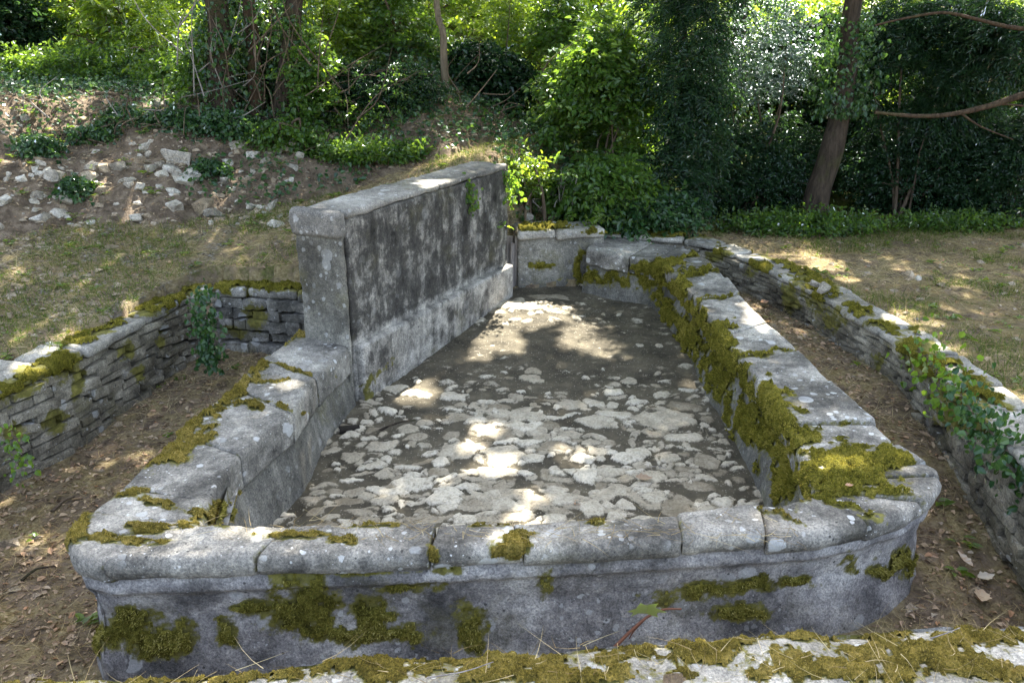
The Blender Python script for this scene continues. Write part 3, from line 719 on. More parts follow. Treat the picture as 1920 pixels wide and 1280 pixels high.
END_A = np.array([at_depth(972, 500, 6.36)[0], 6.36]); END_B = np.array([.74, 6.50])
dE = unit(END_B-END_A); lenE = np.linalg.norm(END_B-END_A)
endw = thing('end_wall', 'low crumbling end wall between the sluice and the curved rim', 'wall', (*((END_A+END_B)/2), 0))
block('wall_body', lenE, .3, 1.0, (*((END_A+END_B)/2+np.array([-dE[1], dE[0]])*.16), -.36), M['far'], endw, .017, .02, .014, 41, [(1085,500,12,32,0),(1020,497,24,10,0),(1110,525,50,8,0)], dx=dE)
for i, (a, b) in enumerate([(0, .30), (.31, lenE)]):
    c = END_A+dE*(a+b)/2+np.array([-dE[1], dE[0]])*.15
    block('wall_cap', b-a, .34, .075, (*c, .165-i*.01), M['slab'], endw, .015, .025, .022, 43+i, [(1000,428,30,5,0),(1040,425,30,5,0),(1110,436,20,6,0)], dx=dE)
pier = thing('sluice_pier', 'short mossy stone pier between the tall wall and the sluice board', 'pier', (-.1, 6.2, 0))
block('pier_body', .115, .24, 1.0, (-.112, 6.27, -.235), M['far'], pier, .015, .015, .01, 47, [(935,422,18,7,0)], dx=np.array([1., 0]))
gate = thing('sluice_board', 'weathered grey upright sluice board wedged in the gap at the far end', 'sluice gate', (.0, 6.42, -.28))
block('board', .105, .03, .46, (-.002, 6.43, -.085), M['wood'], gate, .012, .004, .002, 48, dx=np.array([1., 0]))
block('batten', .032, .03, .40, (.002, 6.398, -.10), M['wood'], gate, .01, .006, .002, 49, dx=np.array([1., 0]))
V, Fc = tube([(.016, 6.41, .10), (.016, 6.385, .10), (.016, 6.38, .12), (.018, 6.39, .2)], .006, 6)
mesh('hook', V, Fc, M['core'], gate)

# ------------------------------------------------------------------ dry-stone walls
def rock_shape(L, Wd, T, s, res=.03, r=.35, rough=.12):
    V, Fc, _ = rbox(L, Wd, T, min(res, min(L, Wd, T)/2.2), min(L, Wd, T)*r)
    m = min(L, Wd, T)
    V = roughen(V, Fc, m*rough, .55/m, s, m*rough*.3)
    return V, Fc
def dry_wall(root, path, zbot, courses, s, capd=.34, capth=.06, mat='dry', blobs=(), cap=True, lens=(.1, .32), depth=.2, rough=.13):
    """thin stones laid in courses along a path whose points carry the top height; one mesh for the coursed face, caps on top"""
    g = RNG(s); path = np.asarray(path)
    P, L = resample(path, 160); S = np.linspace(0, L, 160)
    def P_at(x): return np.array([np.interp(x, S, P[:, k]) for k in range(3)])
    tan = unit(np.gradient(P[:, :2], axis=0)); tl = [np.interp, S]
    parts = []
    hs = g.uniform(.8, 1.25, courses); hs = np.cumsum(hs)/hs.sum()
    prev = 0
    for ci, h1 in enumerate(hs):
        x = -g.uniform(0, .15)
        while x < L:
            l = g.uniform(*lens); c = P_at(np.clip(x+l/2, 0, L)); zb = zbot(c[0], c[1])
            H = c[2]-(capth if cap else 0)-zb
            if H > .05:
                h = (h1-prev)*H*g.uniform(.78, .98)
                V, Fc = rock_shape(l*.985, depth, max(h, .018), int(g.integers(1e6)), .018, .10, rough)
                a = P_at(np.clip(x, 0, L)); b = P_at(np.clip(x+l, 0, L)); t = unit((b-a)[:2]) if np.linalg.norm((b-a)[:2]) > 1e-4 else np.array([1., 0])
                V = V @ np.array([[1, 0, g.normal(0, .05)], [0, 1, 0], [0, 0, 1]]); V[:, 2] *= 1+g.normal(0, .35)*V[:, 0]/l; V[:, 1] += g.normal(0, .12)*V[:, 0]
                nin = np.array([-t[1], t[0]]); d = depth/2+g.uniform(-.012, .016)
                V = frame_place(V, c[:2]+nin*d, t, zb+(prev+(h1-prev)/2)*H)
                parts.append((V, Fc, np.full(len(V), g.normal(0, .13))))
            x += l
        prev = h1
    V, Fc, tint = joina(parts)
    o = mesh('coursed_stone', V, Fc, M[mat], root, True, {'growth': growth_attr(V, blobs, s)*.9, 'tint': tint}, sharp=38)
    tt = unit(np.gradient(P[:, :2], axis=0)); nin = np.stack([-tt[:, 1], tt[:, 0]], -1)
    f0 = P[:, :2]+nin*.075; f1 = P[:, :2]+nin*.30
    zb = np.array([zbot(a, b) for a, b in P[:, :2]])-.12; zt = P[:, 2]-.05
    V = np.concatenate([np.c_[f0, zb], np.c_[f0, zt], np.c_[f1, zt], np.c_[f1, zb]])
    n = 160; F2 = np.concatenate([np.stack([np.arange(n-1)+k*n, np.arange(1, n)+k*n, np.arange(1, n)+(k+1)*n, np.arange(n-1)+(k+1)*n], -1) for k in range(3)])
    mesh('earth_core', V, F2, M['core'], root, False)
    if cap:
        x = 0
        while x < L-.02:
            l = min(g.uniform(.2, .52), L-x); c = P_at(x+l/2)
            V, Fc, _ = rbox(l*.98, capd*g.uniform(.85, 1.05), capth, .016, .022)
            a = P_at(x); b = P_at(x+l); t = unit((b-a)[:2]); nn = np.array([-t[1], t[0]])
            V[:, 2] += V[:, 0]*((b-a)[2]/l)
            V = frame_place(V, c[:2]+nn*(capd/2-g.uniform(0, .035)), t, c[2]-capth/2)
            V = roughen(V, Fc, .02, 4.5, int(g.integers(1e6)), .006)
            oc = mesh('cap_stone', V, Fc, M['slab' if mat != 'rubble' else 'rubble'], root, True, {'growth': growth_attr(V, blobs, s)}, sharp=42)
            m = moss_on(V, Fc, blobs, oc, s+int(x*10), .015)
            if m: m.location = (0, 0, 0)
            x += l
    return o
lw = thing('dry_stone_wall', 'dry-stone retaining wall of grey thin stones along the leaf-littered trench by the grassy slope', 'wall', (*LW[4][:2], 0))
dry_wall(lw, LW[1:], lambda x, y: trench_z(np.array(x), np.array(y))-.02, 9, 51, blobs=MOSS_LEFT, lens=(.08, .34))
cw = thing('mortared_cross_wall', 'short rough mortared cross wall topped with moss against the end of the tall wall', 'wall', (*CW[1][:2], 0))
dry_wall(cw, CW, lambda x, y: trench_z(np.array(x), np.array(y))-.02, 5, 52, .3, .07, 'rubble', MOSS_LEFT, True, (.07, .22), .2, .38)
rw = thing('dry_stone_wall', 'curving low dry-stone wall with mossy cap stones and ivy beside the dry lawn', 'wall', (*RW[6][:2], 0))
dry_wall(rw, RW[:-1], lambda x, y: trench_z(np.array(x), np.array(y))-.02, 8, 53, .27, .045, 'dry', MOSS_RIGHT, True, (.08, .26), .2, .13)
# near terrace edge under the camera
slab = thing('stone_terrace_edge', 'wide mossy stone terrace edge across the bottom of the view', 'terrace edge', (0, 1.6, 0))
PS, LS = resample(SL, 700)
q = np.linspace(0, 1, 70)
VS = np.zeros((700, 174, 3)); 
dpt = np.r_[np.zeros(24), np.linspace(0, 1.25, 150)]; zdrop = np.r_[np.linspace(-.6, -.02, 24), np.zeros(150)]
VS[..., 0] = PS[:, None, 0]; VS[..., 1] = PS[:, None, 1]-dpt[None]; VS[..., 2] = PS[:, None, 2]+zdrop[None]-.03*np.exp(-dpt/.03)[None]*(np.arange(174) >= 24)[None]
VS[..., 1] += .02*np.clip(zdrop+.1, -.5, 0)[None]
VS = VS.reshape(-1, 3); FS = grid_faces(700, 174, True)
VS = roughen(VS, FS, .02, 3.0, 61, .008); VS[:, 2] += (fbm(VS, 7, 3, 62)-.5)*.03
so = mesh('slab', VS, FS, M['slab'], slab, True, {'growth': growth_attr(VS, MOSS_SLAB, 6)})
m = moss_on(VS, FS, MOSS_SLAB, so, 6, .010, 2, 50000, .0055, 'moss', .35)
if m: m.location = (0, 0, 0)

# ------------------------------------------------------------------ leaves
def leaves(P, D, N, ln, wd, g, curl=.12):
    """ovate leaves: stalk point P, direction D, upper side N -> V, F, rnd"""
    n = len(P); D = unit(D); S = unit(np.cross(D, N)); N = np.cross(S, D)
    ln = np.broadcast_to(ln, (n,))[:, None]; w = ln*np.broadcast_to(wd, (n,))[:, None]
    c = ln*curl
    V = np.empty((n, 6, 3))
    V[:, 0] = P; V[:, 3] = P+D*ln-N*c*1.6
    V[:, 1] = P+D*ln*.3+S*w*.5+N*w*.16; V[:, 5] = P+D*ln*.3-S*w*.5+N*w*.16
    V[:, 2] = P+D*ln*.72+S*w*.36+N*(w*.1-c*.5); V[:, 4] = P+D*ln*.72-S*w*.36+N*(w*.1-c*.5)
    b = np.arange(n)[:, None]*6
    Fq = np.concatenate([b+np.array([[0, 1, 2, 3]]), b+np.array([[0, 3, 4, 5]])], 0)
    return V.reshape(-1, 3), Fq
def sprays(C, A, N, L, k, ln, wd, g, droop=.15, spread=.8, jit=.25, curl=.12):
    """twigs carrying k leaves each; C base, A axis, N upper side"""
    n = len(C); A = unit(A); B = unit(np.cross(A, N)); N = np.cross(B, A)
    L = np.broadcast_to(L, (n,))
    t = (np.arange(k)+.6)/k; side = np.where(np.arange(k) % 2 == 0, 1., -1.)
    P = C[:, None]+A[:, None]*(L[:, None]*t[None])[..., None]
    P[..., 2] -= droop*L[:, None]*t[None]**2
    D = A[:, None]*(1-spread*(1-.5*t**3))[None, :, None]+B[:, None]*(side*spread*(1-.6*t**4))[None, :, None]
    D = D+g.normal(0, jit*.6, D.shape); D[..., 2] -= droop*t[None]*.8
    NN = N[:, None]+g.normal(0, jit, D.shape)
    lens = ln*g.uniform(.7, 1.2, (n, k))
    V, Fq = leaves(P.reshape(-1, 3), D.reshape(-1, 3), NN.reshape(-1, 3), lens.ravel(), wd, g, curl)
    r = np.clip(g.normal(.5, .22, (n, k))+g.normal(0, .18, (n, 1)), 0, 1)
    return V, Fq, np.repeat(r.ravel(), 6)
def volume(c, rad, n, g, thin=.42, scale=1.7, s=0, shell=.5):
    """points in a ragged ellipsoid, thinned into clumps with gaps"""
    out = []; c = np.asarray(c, float); rad = np.asarray(rad, float); tot = 0
    while tot < n:
        d = unit(g.normal(0, 1, (n*2, 3))); r = g.random(n*2)**(1/3+(shell*-.12))
        r = r*(.72+.5*fbm(d*1.3, 1.6, 3, s+2))
        p = c+d*r[:, None]*rad
        p = p[fbm(p, scale, 3, s) > thin+g.uniform(-.06, .06, len(p))]
        out.append(p); tot += len(p)
    return np.concatenate(out)[:n]
STYLE = {   # leaf length, width ratio, leaves per twig, twig length, droop, jitter
    'broad': (.058, .62, 10, .30, .25, .35), 'big': (.10, .42, 7, .28, .35, .3), 'small': (.032, .6, 15, .25, .2, .45),
    'pinnate': (.05, .32, 17, .30, .55, .18), 'ivy': (.04, .85, 9, .2, .5, .5), 'herb': (.045, .55, 9, .2, -.1, .45)}
def foliage_at(P, centre, g, style, mat, parent, name='foliage', up=.7, out=.8, lean=.12):
    ln, wd, k, L, droop, jit = STYLE[style]
    n = len(P); o = P-np.asarray(centre); o[:, 2] *= .4
    A = unit(o)*out+g.normal(0, .55, (n, 3)); A[:, 2] = A[:, 2]*.45+(.3 if droop < 0 else 0)
    N = np.array([0, -lean, up])+g.normal(0, .3, (n, 3))+unit(o)*(.35-.2*(lean > .3))
    V, Fq, r = sprays(P-unit(A)*L*.5, A, N, L*g.uniform(.6, 1.25, n), k, ln, wd, g, droop, .8, jit)
    return mesh(name, V, Fq, M[mat], parent, False, {'rnd': r})
def stems_to(root, base, tips, g, mat, parent, r0=.018, name='stem'):
    parts = []
    for tpt in tips:
        b = base+np.r_[g.normal(0, .06, 2), 0]; mid = b*.45+tpt*.55+np.r_[g.normal(0, .12, 2), .15]
        parts.append(tube(curve([b-np.array([0, 0, .08]), b*.7+mid*.3+[0, 0, .08], mid, tpt], 10), np.linspace(r0, r0*.25, 10)*g.uniform(.6, 1.2), 6))
    V, Fq = join(parts); return mesh(name, V, Fq, M[mat], parent)
def shrub(label, u, v, Y, hw, hh, dep, n, style, mat, s, cat='shrub', name='shrub', group=None, thin=.42, nst=6, stem=True, up=.7, scale=1.7, shell=.5, lean=.12):
    """bush whose middle stands at photo pixel (u, v) at distance Y; half width, half height, half depth in metres"""
    g = RNG(s); c = at_depth(u, v, Y); b = np.array([c[0], c[1], float(gz(c[0], c[1]))]); c[2] = max(c[2], b[2]+.5*hh)
    t = thing(name, label, cat, b, group)
    P = volume(c, (hw, dep, hh), int(n*(1.45 if mat in ('lf_dark', 'lf_ivy') else 1.1 if mat == 'lf_mid' else .56)), g, thin, scale, s, shell); P = P[P[:, 2] > gz(P[:, 0], P[:, 1])+.02]
    foliage_at(P.copy(), c-np.array([0, 0, hh*.5]), g, style, mat, t, 'foliage', up, .8, lean)
    if stem: stems_to(t, b, P[g.choice(len(P), min(nst, len(P)), False)], g, 'twig', t)
    return t
def ray_ground(u, v):
    """where a photo pixel meets the built ground"""
    d = np.array([(u-960)/FPX, CP-(v-640)/FPX*SP, -SP-(v-640)/FPX*CP]); p0 = np.array([0, 0, EYE])
    ts = np.linspace(1.5, 24, 2200); q = p0+ts[:, None]*d
    k = np.argmax(q[:, 2] < gz(q[:, 0], q[:, 1]))
    return q[k] if k else q[-1]

# ------------------------------------------------------------------ sun flecks: gaps cut in the canopy to let the sun through
FLECKS = [(985,592,95,24),(925,622,40,16),(1105,632,60,24),(900,662,22,10),(770,718,60,20),(960,650,26,10),(925,640,30,9),(1135,655,20,8),(985,935,34,18),(935,843,46,16),(890,815,30,10),(880,560,40,10),(1010,900,26,9),(920,790,30,10),
    (70,199,90,8),(160,192,40,6),(300,198,44,16),(130,232,46,14),(255,392,20,6),(590,300,20,8),(700,318,30,6),(860,292,80,9),(640,352,40,7),(930,288,30,8),(560,325,30,6),(180,345,30,9),(370,300,20,8),
    (1420,610,30,14),(1440,640,44,16),(1330,500,26,8),(1270,470,40,8),(1200,465,50,9),(1395,545,24,8),(1040,427,70,6),(1470,475,26,9),(1520,500,26,10),(1545,522,36,9),(1590,545,30,7),(1700,612,40,10),(1730,645,44,16),(1660,640,20,8),
    (1650,470,70,7),(1560,478,40,8),(1880,482,40,7),(1390,488,14,5),(1780,690,30,10),(1680,780,22,14),(1660,760,14,10),(1660,800,20,14),(1300,1235,120,40),(1240,1262,80,26),(1420,1215,60,16),(1590,945,50,14),(1540,940,40,10),
    (590,638,44,8),(530,540,36,8),(410,520,34,10),(395,530,20,8),(640,618,14,8),(1000,975,60,8),(1150,985,40,8),(220,640,24,8),(40,740,30,10),(1900,790,30,12),(700,985,30,7)]
OPEN = [(at_depth(1430, 100, 8.1), .75), (at_depth(1130, 130, 7.9), .45), (at_depth(330, 190, 8.0), .3), (at_depth(1640, 235, 7.9), .28), (at_depth(80, 60, 9), .5), (at_depth(1240, 60, 7.5), .25), (at_depth(640, 240, 7.6), .2), (at_depth(1760, 330, 8.2), .25), (at_depth(470, 60, 7.6), .4), (at_depth(1000, 330, 6.9), .2)]
for u_, v_, rx_, ry_ in FLECKS:                        # spots on the bank and path: aim at the ground itself
    if v_ < 420 and u_ < 980:
        q_ = ray_ground(u_, v_); OPEN.append((q_, (rx_*.75+8)/FPX*q_[1]))
def shade_keep(P, g, weight=1.0):
    """which canopy leaves stay: none where their shadow would close a gap"""
    t = (P[:, 2]+.1)/SUN[2]; hit = P-SUN*t[:, None]; hit[:, 2] = -.1
    h2 = P-SUN*((P[:, 2]-.72)/SUN[2])[:, None]; far = (h2[:, 1] > 6.0) & (h2[:, 0] < .3); hit[far] = h2[far]
    h3 = P-SUN*((P[:, 2]+.33)/SUN[2])[:, None]; low = inside(h3[:, :2], BASIN); hit[low] = h3[low]
    u, v = to_photo(hit); lit = np.zeros(len(P))
    for c, r in OPEN:
        o = P-c; o = o-(o @ SUN)[:, None]*SUN; lit = np.maximum(lit, np.clip(1.5-np.linalg.norm(o, axis=1)/r, 0, 1))
    front = (hit[:, 1] > .8) & ~((v < 420) & (u < 980))
    for cx, cy, rx, ry in FLECKS:
        d2 = ((u-cx)/(rx*1.05+6))**2+((v-cy)/(ry*1.15+4))**2
        lit = np.maximum(lit, np.where(front, np.clip(1.55-d2, 0, 1), 0))
    gap = sstep(.60, .70, fbm(hit, 2.6, 3, 91))*.8
    keep = (1-lit)*(1-gap*.8)
    return g.random(len(P)) < keep*weight

# ------------------------------------------------------------------ trees
canopy_pool = []
TREES = []
def tree(label, base_uv, Y, pts, r0, bark, s, name='tree', ivy=0, ivy_top=2.4, group=None, top=6.5, branches=5, z=None):
    """trunk through the given photo pixels (at distance Y), then on up out of view to the canopy"""
    g = RNG(s); bx = at_depth(*base_uv, Y); b = np.array([bx[0], Y, float(gz(bx[0], Y))])
    path = [b-np.array([0, 0, .12])]+[at_depth(u, v, Y+dy) for u, v, dy in pts]
    a = path[-1]; dr = unit(path[-1]-path[-2]); dr = unit(dr*np.array([.6, .6, 1])+np.array([0, 0, .5]))
    k = 1
    while a[2]+dr[2]*1.2*k < top:
        path.append(a+dr*1.2*k+np.r_[g.normal(0, .12, 2), 0]); k += 1
    n = 40; C = curve(path, n); R = np.linspace(r0, r0*.45, n); R[0:3] *= [1.35, 1.2, 1.08]
    t = thing(name, label, 'tree', b, group)
    V, Fq = tube(C, R, 14, r0*.12, s); mesh('trunk', V, Fq, M[bark], t)
    br = []
    for i in range(branches):
        a0 = C[int(n*(.72+.26*i/max(branches, 1)))]; th = g.uniform(0, 6.28); l = g.uniform(1., 2.0)
        e = a0+np.array([math.cos(th)*l, math.sin(th)*l, g.uniform(.3, .9)])
        br.append(tube(curve([a0, a0*.5+e*.5+[0, 0, .15], e], 8), np.linspace(r0*.4, .012, 8), 7))
    if br: V, Fq = join(br); mesh('limb', V, Fq, M[bark], t)
    if ivy:
        tt = g.random(ivy)*n*.999; i = tt.astype(int); zz = C[i, 2]; ok = zz < ivy_top; i = i[ok]; m = len(i)
        th = g.uniform(0, 6.28, m); o = np.stack([np.cos(th), np.sin(th), 0*th], -1)
        P = C[i]+o*(R[i, None]+.015+abs(g.normal(0, .045, (m, 1))))+g.normal(0, .05, (m, 3))
        V, Fq = leaves(P, np.array([0, 0, -1.])+o*.5+g.normal(0, .5, (m, 3)), o+g.normal(0, .4, (m, 3)), .038*g.uniform(.6, 1.3, m), .85, g)
        mesh('ivy_leaves', V, Fq, M['lf_ivy'], t, False, {'rnd': np.repeat(g.random(m), 6)})
    TREES.append((t, C[-8:].mean(0)))
    return t, C
tree('thick ivy-wrapped trunk, left one of the cluster on the rubble bank', (425,300), 7.35, [(420,200,0),(412,100,0),(404,0,0)], .125, 'barkd', 101, 'ivy_clad_tree', 2600)
tree('slim reddish trunk in the middle of the ivy cluster', (482,260), 7.5, [(478,150,0),(472,60,0),(466,-20,0)], .07, 'bark', 102, 'ivy_clad_tree', 900)
tree('leaning brown trunk on the right of the ivy cluster', (505,300), 7.45, [(528,200,0),(542,100,0),(552,0,.1)], .095, 'barkd', 103, 'ivy_clad_tree', 1500)
tree('young crooked pale-barked tree growing out of the dark bank behind the tall wall', (838,250), 7.9, [(842,215,0),(836,170,0),(832,110,0),(830,60,0),(818,0,.1)], .042, 'barkp', 104, 'young_tree', 0, branches=3)
tree('upright trunk standing behind the herbs at upper left', (132,130), 10.6, [(135,80,0),(128,30,0),(122,-30,0)], .12, 'bark', 105, 'tree', 300)
tree('dark trunk at the shady left edge of the wood', (45,150), 9.6, [(36,60,0),(30,0,0)], .15, 'barkd', 106, 'tree', 500)
t5, C5 = tree('stout leaning brown trunk with ivy higher up beside the dry lawn', (1523,425), 7.55, [(1532,370,0),(1548,320,0),(1562,270,0),(1578,200,.05),(1590,120,.1),(1600,0,.15)], .118, 'barkd', 107, 'tree', 0)
g = RNG(108); i = g.integers(8, 26, 2600); th = g.uniform(0, 6.28, 2600); o = np.stack([np.cos(th), np.sin(th), 0*th], -1)
P = C5[i]+o*(.13+abs(g.normal(0, .07, (2600, 1))))+g.normal(0, .06, (2600, 3)); P = P[P[:, 2] > .95]
V, Fq = leaves(P, np.array([0, 0, -1.])+g.normal(0, .6, P.shape), np.array([0, -.6, .5])+g.normal(0, .6, P.shape), .04*g.uniform(.6, 1.3, len(P)), .8, g)
mesh('ivy_leaves', V, Fq, M['lf_ivy'], t5, False, {'rnd': np.repeat(g.random(len(P)), 6)})
t9, C9 = tree('tall feathery-leaved dark tree drooping to the ground behind the end wall', (1292,425), 7.75, [(1290,300,0),(1284,150,0),(1280,0,0)], .06, 'barkd', 109, 'feathery_tree', 0, branches=4)
g = RNG(110)
for (u, v, Y, hw, hh, dep, n) in [(1290,120,7.35,.36,.75,.4,620),(1275,330,7.3,.3,.5,.35,330),(1300,-60,7.4,.6,.5,.5,420),(1330,250,7.5,.3,.6,.35,260)]:
    c = at_depth(u, v, Y); P = volume(c, (hw, dep, hh), n, g, .38, 1.9, 111)
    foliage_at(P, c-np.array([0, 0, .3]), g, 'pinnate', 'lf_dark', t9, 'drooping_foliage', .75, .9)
# the tree whose limb reaches in from beyond the right edge
t8, C8 = tree('tree beyond the right edge reaching bare limbs across the dark shrubs', (2080,400), 6.9, [(2085,250,0),(2090,100,0),(2090,0,0)], .15, 'bark', 112, 'tree', 0)
for pts, r in (([(2090,150),(1985,166),(1920,178),(1850,200),(1780,215),(1720,218),(1640,211)], .034), ([(2090,20),(1990,56),(1900,52),(1830,36),(1770,24),(1700,34),(1640,48)], .02), ([(1850,200),(1890,196),(1960,205)], .012), ([(1800,212),(1840,238),(1900,262)], .01)):
    C = curve([at_depth(u, v, 6.75) for u, v in pts], 26); V, Fq = tube(C, np.linspace(r, r*.35, 26), 9, r*.12, 113); mesh('limb', V, Fq, M['bark'], t8)
for k, (u, Y, r) in enumerate([(865,12.5,.15),(905,14,.13),(955,15.5,.15),(700,13,.12),(640,14.5,.14),(250,13,.13),(1110,13.5,.12),(1380,11,.10),(1800,10.5,.11),(1720,13,.14),(-10,12,.16),(760,16,.15)]):
    lab = ['trunk standing in the sunlit wood above the young crooked tree','second trunk in the sunlit wood, right of the darkest one','trunk far back above the path through the wood','slender trunk in the bright leaves right of the ivy cluster','trunk in the bright leaves just right of the ivy-clad stems','trunk between the upper left herbs and the ivy cluster','trunk behind the leafy elder by the path','thin trunk behind the glossy shrub','thin trunk in the dark shrubs at far right','trunk deep behind the leaning brown trunk','trunk at the far upper left corner','trunk far back above the crooked young tree'][k]
    z = at_depth(u, 60, Y)
    tree(lab, (u, 140), Y, [(u+6, 60, 0), (u+10, -40, 0)], r, 'barkd', 120+k, 'tree', 350, group='trunks in the wood behind', branches=3)

# ------------------------------------------------------------------ shrubs and undergrowth
S = shrub
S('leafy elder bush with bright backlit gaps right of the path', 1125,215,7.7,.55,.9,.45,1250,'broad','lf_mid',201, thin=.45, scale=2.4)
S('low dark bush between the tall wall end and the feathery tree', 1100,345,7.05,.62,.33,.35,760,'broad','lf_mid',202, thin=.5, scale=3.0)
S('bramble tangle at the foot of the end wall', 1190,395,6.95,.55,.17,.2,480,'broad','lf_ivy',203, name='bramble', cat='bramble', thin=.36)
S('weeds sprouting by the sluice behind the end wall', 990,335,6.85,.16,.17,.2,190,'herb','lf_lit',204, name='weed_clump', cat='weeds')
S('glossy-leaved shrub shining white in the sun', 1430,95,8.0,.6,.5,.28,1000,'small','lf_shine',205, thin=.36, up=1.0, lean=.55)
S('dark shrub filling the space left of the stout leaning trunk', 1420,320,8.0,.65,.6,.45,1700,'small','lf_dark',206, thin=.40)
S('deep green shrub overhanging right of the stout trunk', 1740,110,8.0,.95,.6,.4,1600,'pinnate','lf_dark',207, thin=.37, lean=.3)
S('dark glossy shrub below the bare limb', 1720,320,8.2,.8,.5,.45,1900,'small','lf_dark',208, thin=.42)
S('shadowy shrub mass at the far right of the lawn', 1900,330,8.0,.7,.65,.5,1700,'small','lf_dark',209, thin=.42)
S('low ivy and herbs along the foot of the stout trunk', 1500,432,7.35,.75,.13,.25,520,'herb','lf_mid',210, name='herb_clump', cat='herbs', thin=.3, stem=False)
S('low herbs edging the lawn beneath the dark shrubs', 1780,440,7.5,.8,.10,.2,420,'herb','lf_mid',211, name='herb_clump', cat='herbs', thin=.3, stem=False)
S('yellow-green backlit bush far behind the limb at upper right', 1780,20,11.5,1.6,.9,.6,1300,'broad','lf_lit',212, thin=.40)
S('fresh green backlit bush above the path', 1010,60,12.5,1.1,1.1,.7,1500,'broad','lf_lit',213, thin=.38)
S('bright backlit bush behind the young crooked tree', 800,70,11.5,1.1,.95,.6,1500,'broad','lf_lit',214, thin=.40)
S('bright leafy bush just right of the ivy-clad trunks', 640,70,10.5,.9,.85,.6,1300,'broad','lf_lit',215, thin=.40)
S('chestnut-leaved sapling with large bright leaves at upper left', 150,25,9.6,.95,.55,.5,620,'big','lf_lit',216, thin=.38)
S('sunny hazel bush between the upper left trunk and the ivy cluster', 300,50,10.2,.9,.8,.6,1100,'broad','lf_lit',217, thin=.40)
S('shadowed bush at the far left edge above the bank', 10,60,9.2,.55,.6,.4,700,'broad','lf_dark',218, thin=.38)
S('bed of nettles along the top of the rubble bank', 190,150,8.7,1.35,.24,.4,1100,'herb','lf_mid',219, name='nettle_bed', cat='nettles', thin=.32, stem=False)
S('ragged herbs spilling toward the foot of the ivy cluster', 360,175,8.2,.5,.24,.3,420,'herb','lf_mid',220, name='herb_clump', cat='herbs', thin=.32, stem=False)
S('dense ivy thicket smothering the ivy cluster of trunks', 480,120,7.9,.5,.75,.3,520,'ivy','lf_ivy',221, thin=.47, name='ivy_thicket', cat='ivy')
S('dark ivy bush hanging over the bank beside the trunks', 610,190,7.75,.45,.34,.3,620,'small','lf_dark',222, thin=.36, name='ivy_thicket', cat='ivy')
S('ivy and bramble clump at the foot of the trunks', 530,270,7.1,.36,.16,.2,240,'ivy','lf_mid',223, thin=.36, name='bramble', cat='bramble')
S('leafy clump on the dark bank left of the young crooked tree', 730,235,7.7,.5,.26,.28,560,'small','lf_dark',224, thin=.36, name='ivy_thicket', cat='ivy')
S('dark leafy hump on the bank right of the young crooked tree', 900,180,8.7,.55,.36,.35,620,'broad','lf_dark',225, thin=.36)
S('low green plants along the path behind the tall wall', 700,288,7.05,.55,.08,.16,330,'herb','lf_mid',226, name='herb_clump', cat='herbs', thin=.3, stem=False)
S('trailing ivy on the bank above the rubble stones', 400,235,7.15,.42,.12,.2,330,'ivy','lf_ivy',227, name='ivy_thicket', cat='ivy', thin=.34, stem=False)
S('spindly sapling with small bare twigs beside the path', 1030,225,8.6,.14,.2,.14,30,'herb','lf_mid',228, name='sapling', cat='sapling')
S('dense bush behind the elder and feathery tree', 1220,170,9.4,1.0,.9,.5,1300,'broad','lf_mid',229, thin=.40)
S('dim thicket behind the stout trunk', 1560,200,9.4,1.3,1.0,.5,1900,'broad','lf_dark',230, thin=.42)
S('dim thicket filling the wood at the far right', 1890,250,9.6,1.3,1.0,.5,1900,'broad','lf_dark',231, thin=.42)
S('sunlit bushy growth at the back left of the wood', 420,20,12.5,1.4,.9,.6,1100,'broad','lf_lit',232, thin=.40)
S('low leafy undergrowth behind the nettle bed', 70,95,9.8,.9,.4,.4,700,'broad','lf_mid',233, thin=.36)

for k, (u, v, Y, hw, hh, st, lab) in enumerate([(600,80,8.3,.55,.8,'broad','thin-stemmed hazel with loose leaves just right of the ivy cluster'),(745,110,8.6,.6,.7,'broad','loose leafy sapling left of the young crooked tree'),
    (945,85,9.3,.6,.75,'broad','leafy sapling overhanging the path from its left side'),(335,95,8.6,.5,.65,'broad','loose sapling left of the ivy cluster'),(225,80,9.0,.55,.55,'big','large-leaved sapling above the nettles'),
    (690,190,7.6,.5,.35,'small','straggly dark shrub hanging over the bank edge'),(1060,110,8.8,.4,.7,'broad','slim leafy sapling right of the path'),(560,150,7.5,.35,.5,'broad','scrubby growth among the ivy-clad trunks'),(395,150,7.4,.3,.5,'broad','leafy shoots in front of the thick ivy-wrapped trunk'),
    (1900,60,7.6,.5,.45,'pinnate','feathery spray of leaves at the upper right edge')]):
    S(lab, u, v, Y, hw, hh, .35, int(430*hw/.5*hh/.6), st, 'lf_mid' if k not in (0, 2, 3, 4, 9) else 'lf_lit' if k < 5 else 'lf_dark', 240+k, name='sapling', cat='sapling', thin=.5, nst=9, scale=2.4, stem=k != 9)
for k, (u, v, Y, hw, hh) in enumerate([(180,262,7.0,.28,.05),(70,300,6.75,.22,.05),(320,245,7.15,.3,.07),(250,240,7.2,.25,.06),(395,345,6.75,.16,.05),(150,375,6.45,.15,.04)]):
    S(['ivy patch on the bank above the large tan boulder','weedy patch left of the tan boulder','ivy trailing over the dark hollow in the bank','ivy tuft on the upper bank','ivy at the foot of the rubble heap','small green patch at the foot of the bank'][k], u, v, Y, hw, hh, .16, 130, 'ivy', 'lf_ivy', 260+k, name='ivy_patch', cat='ivy', thin=.34, stem=False)
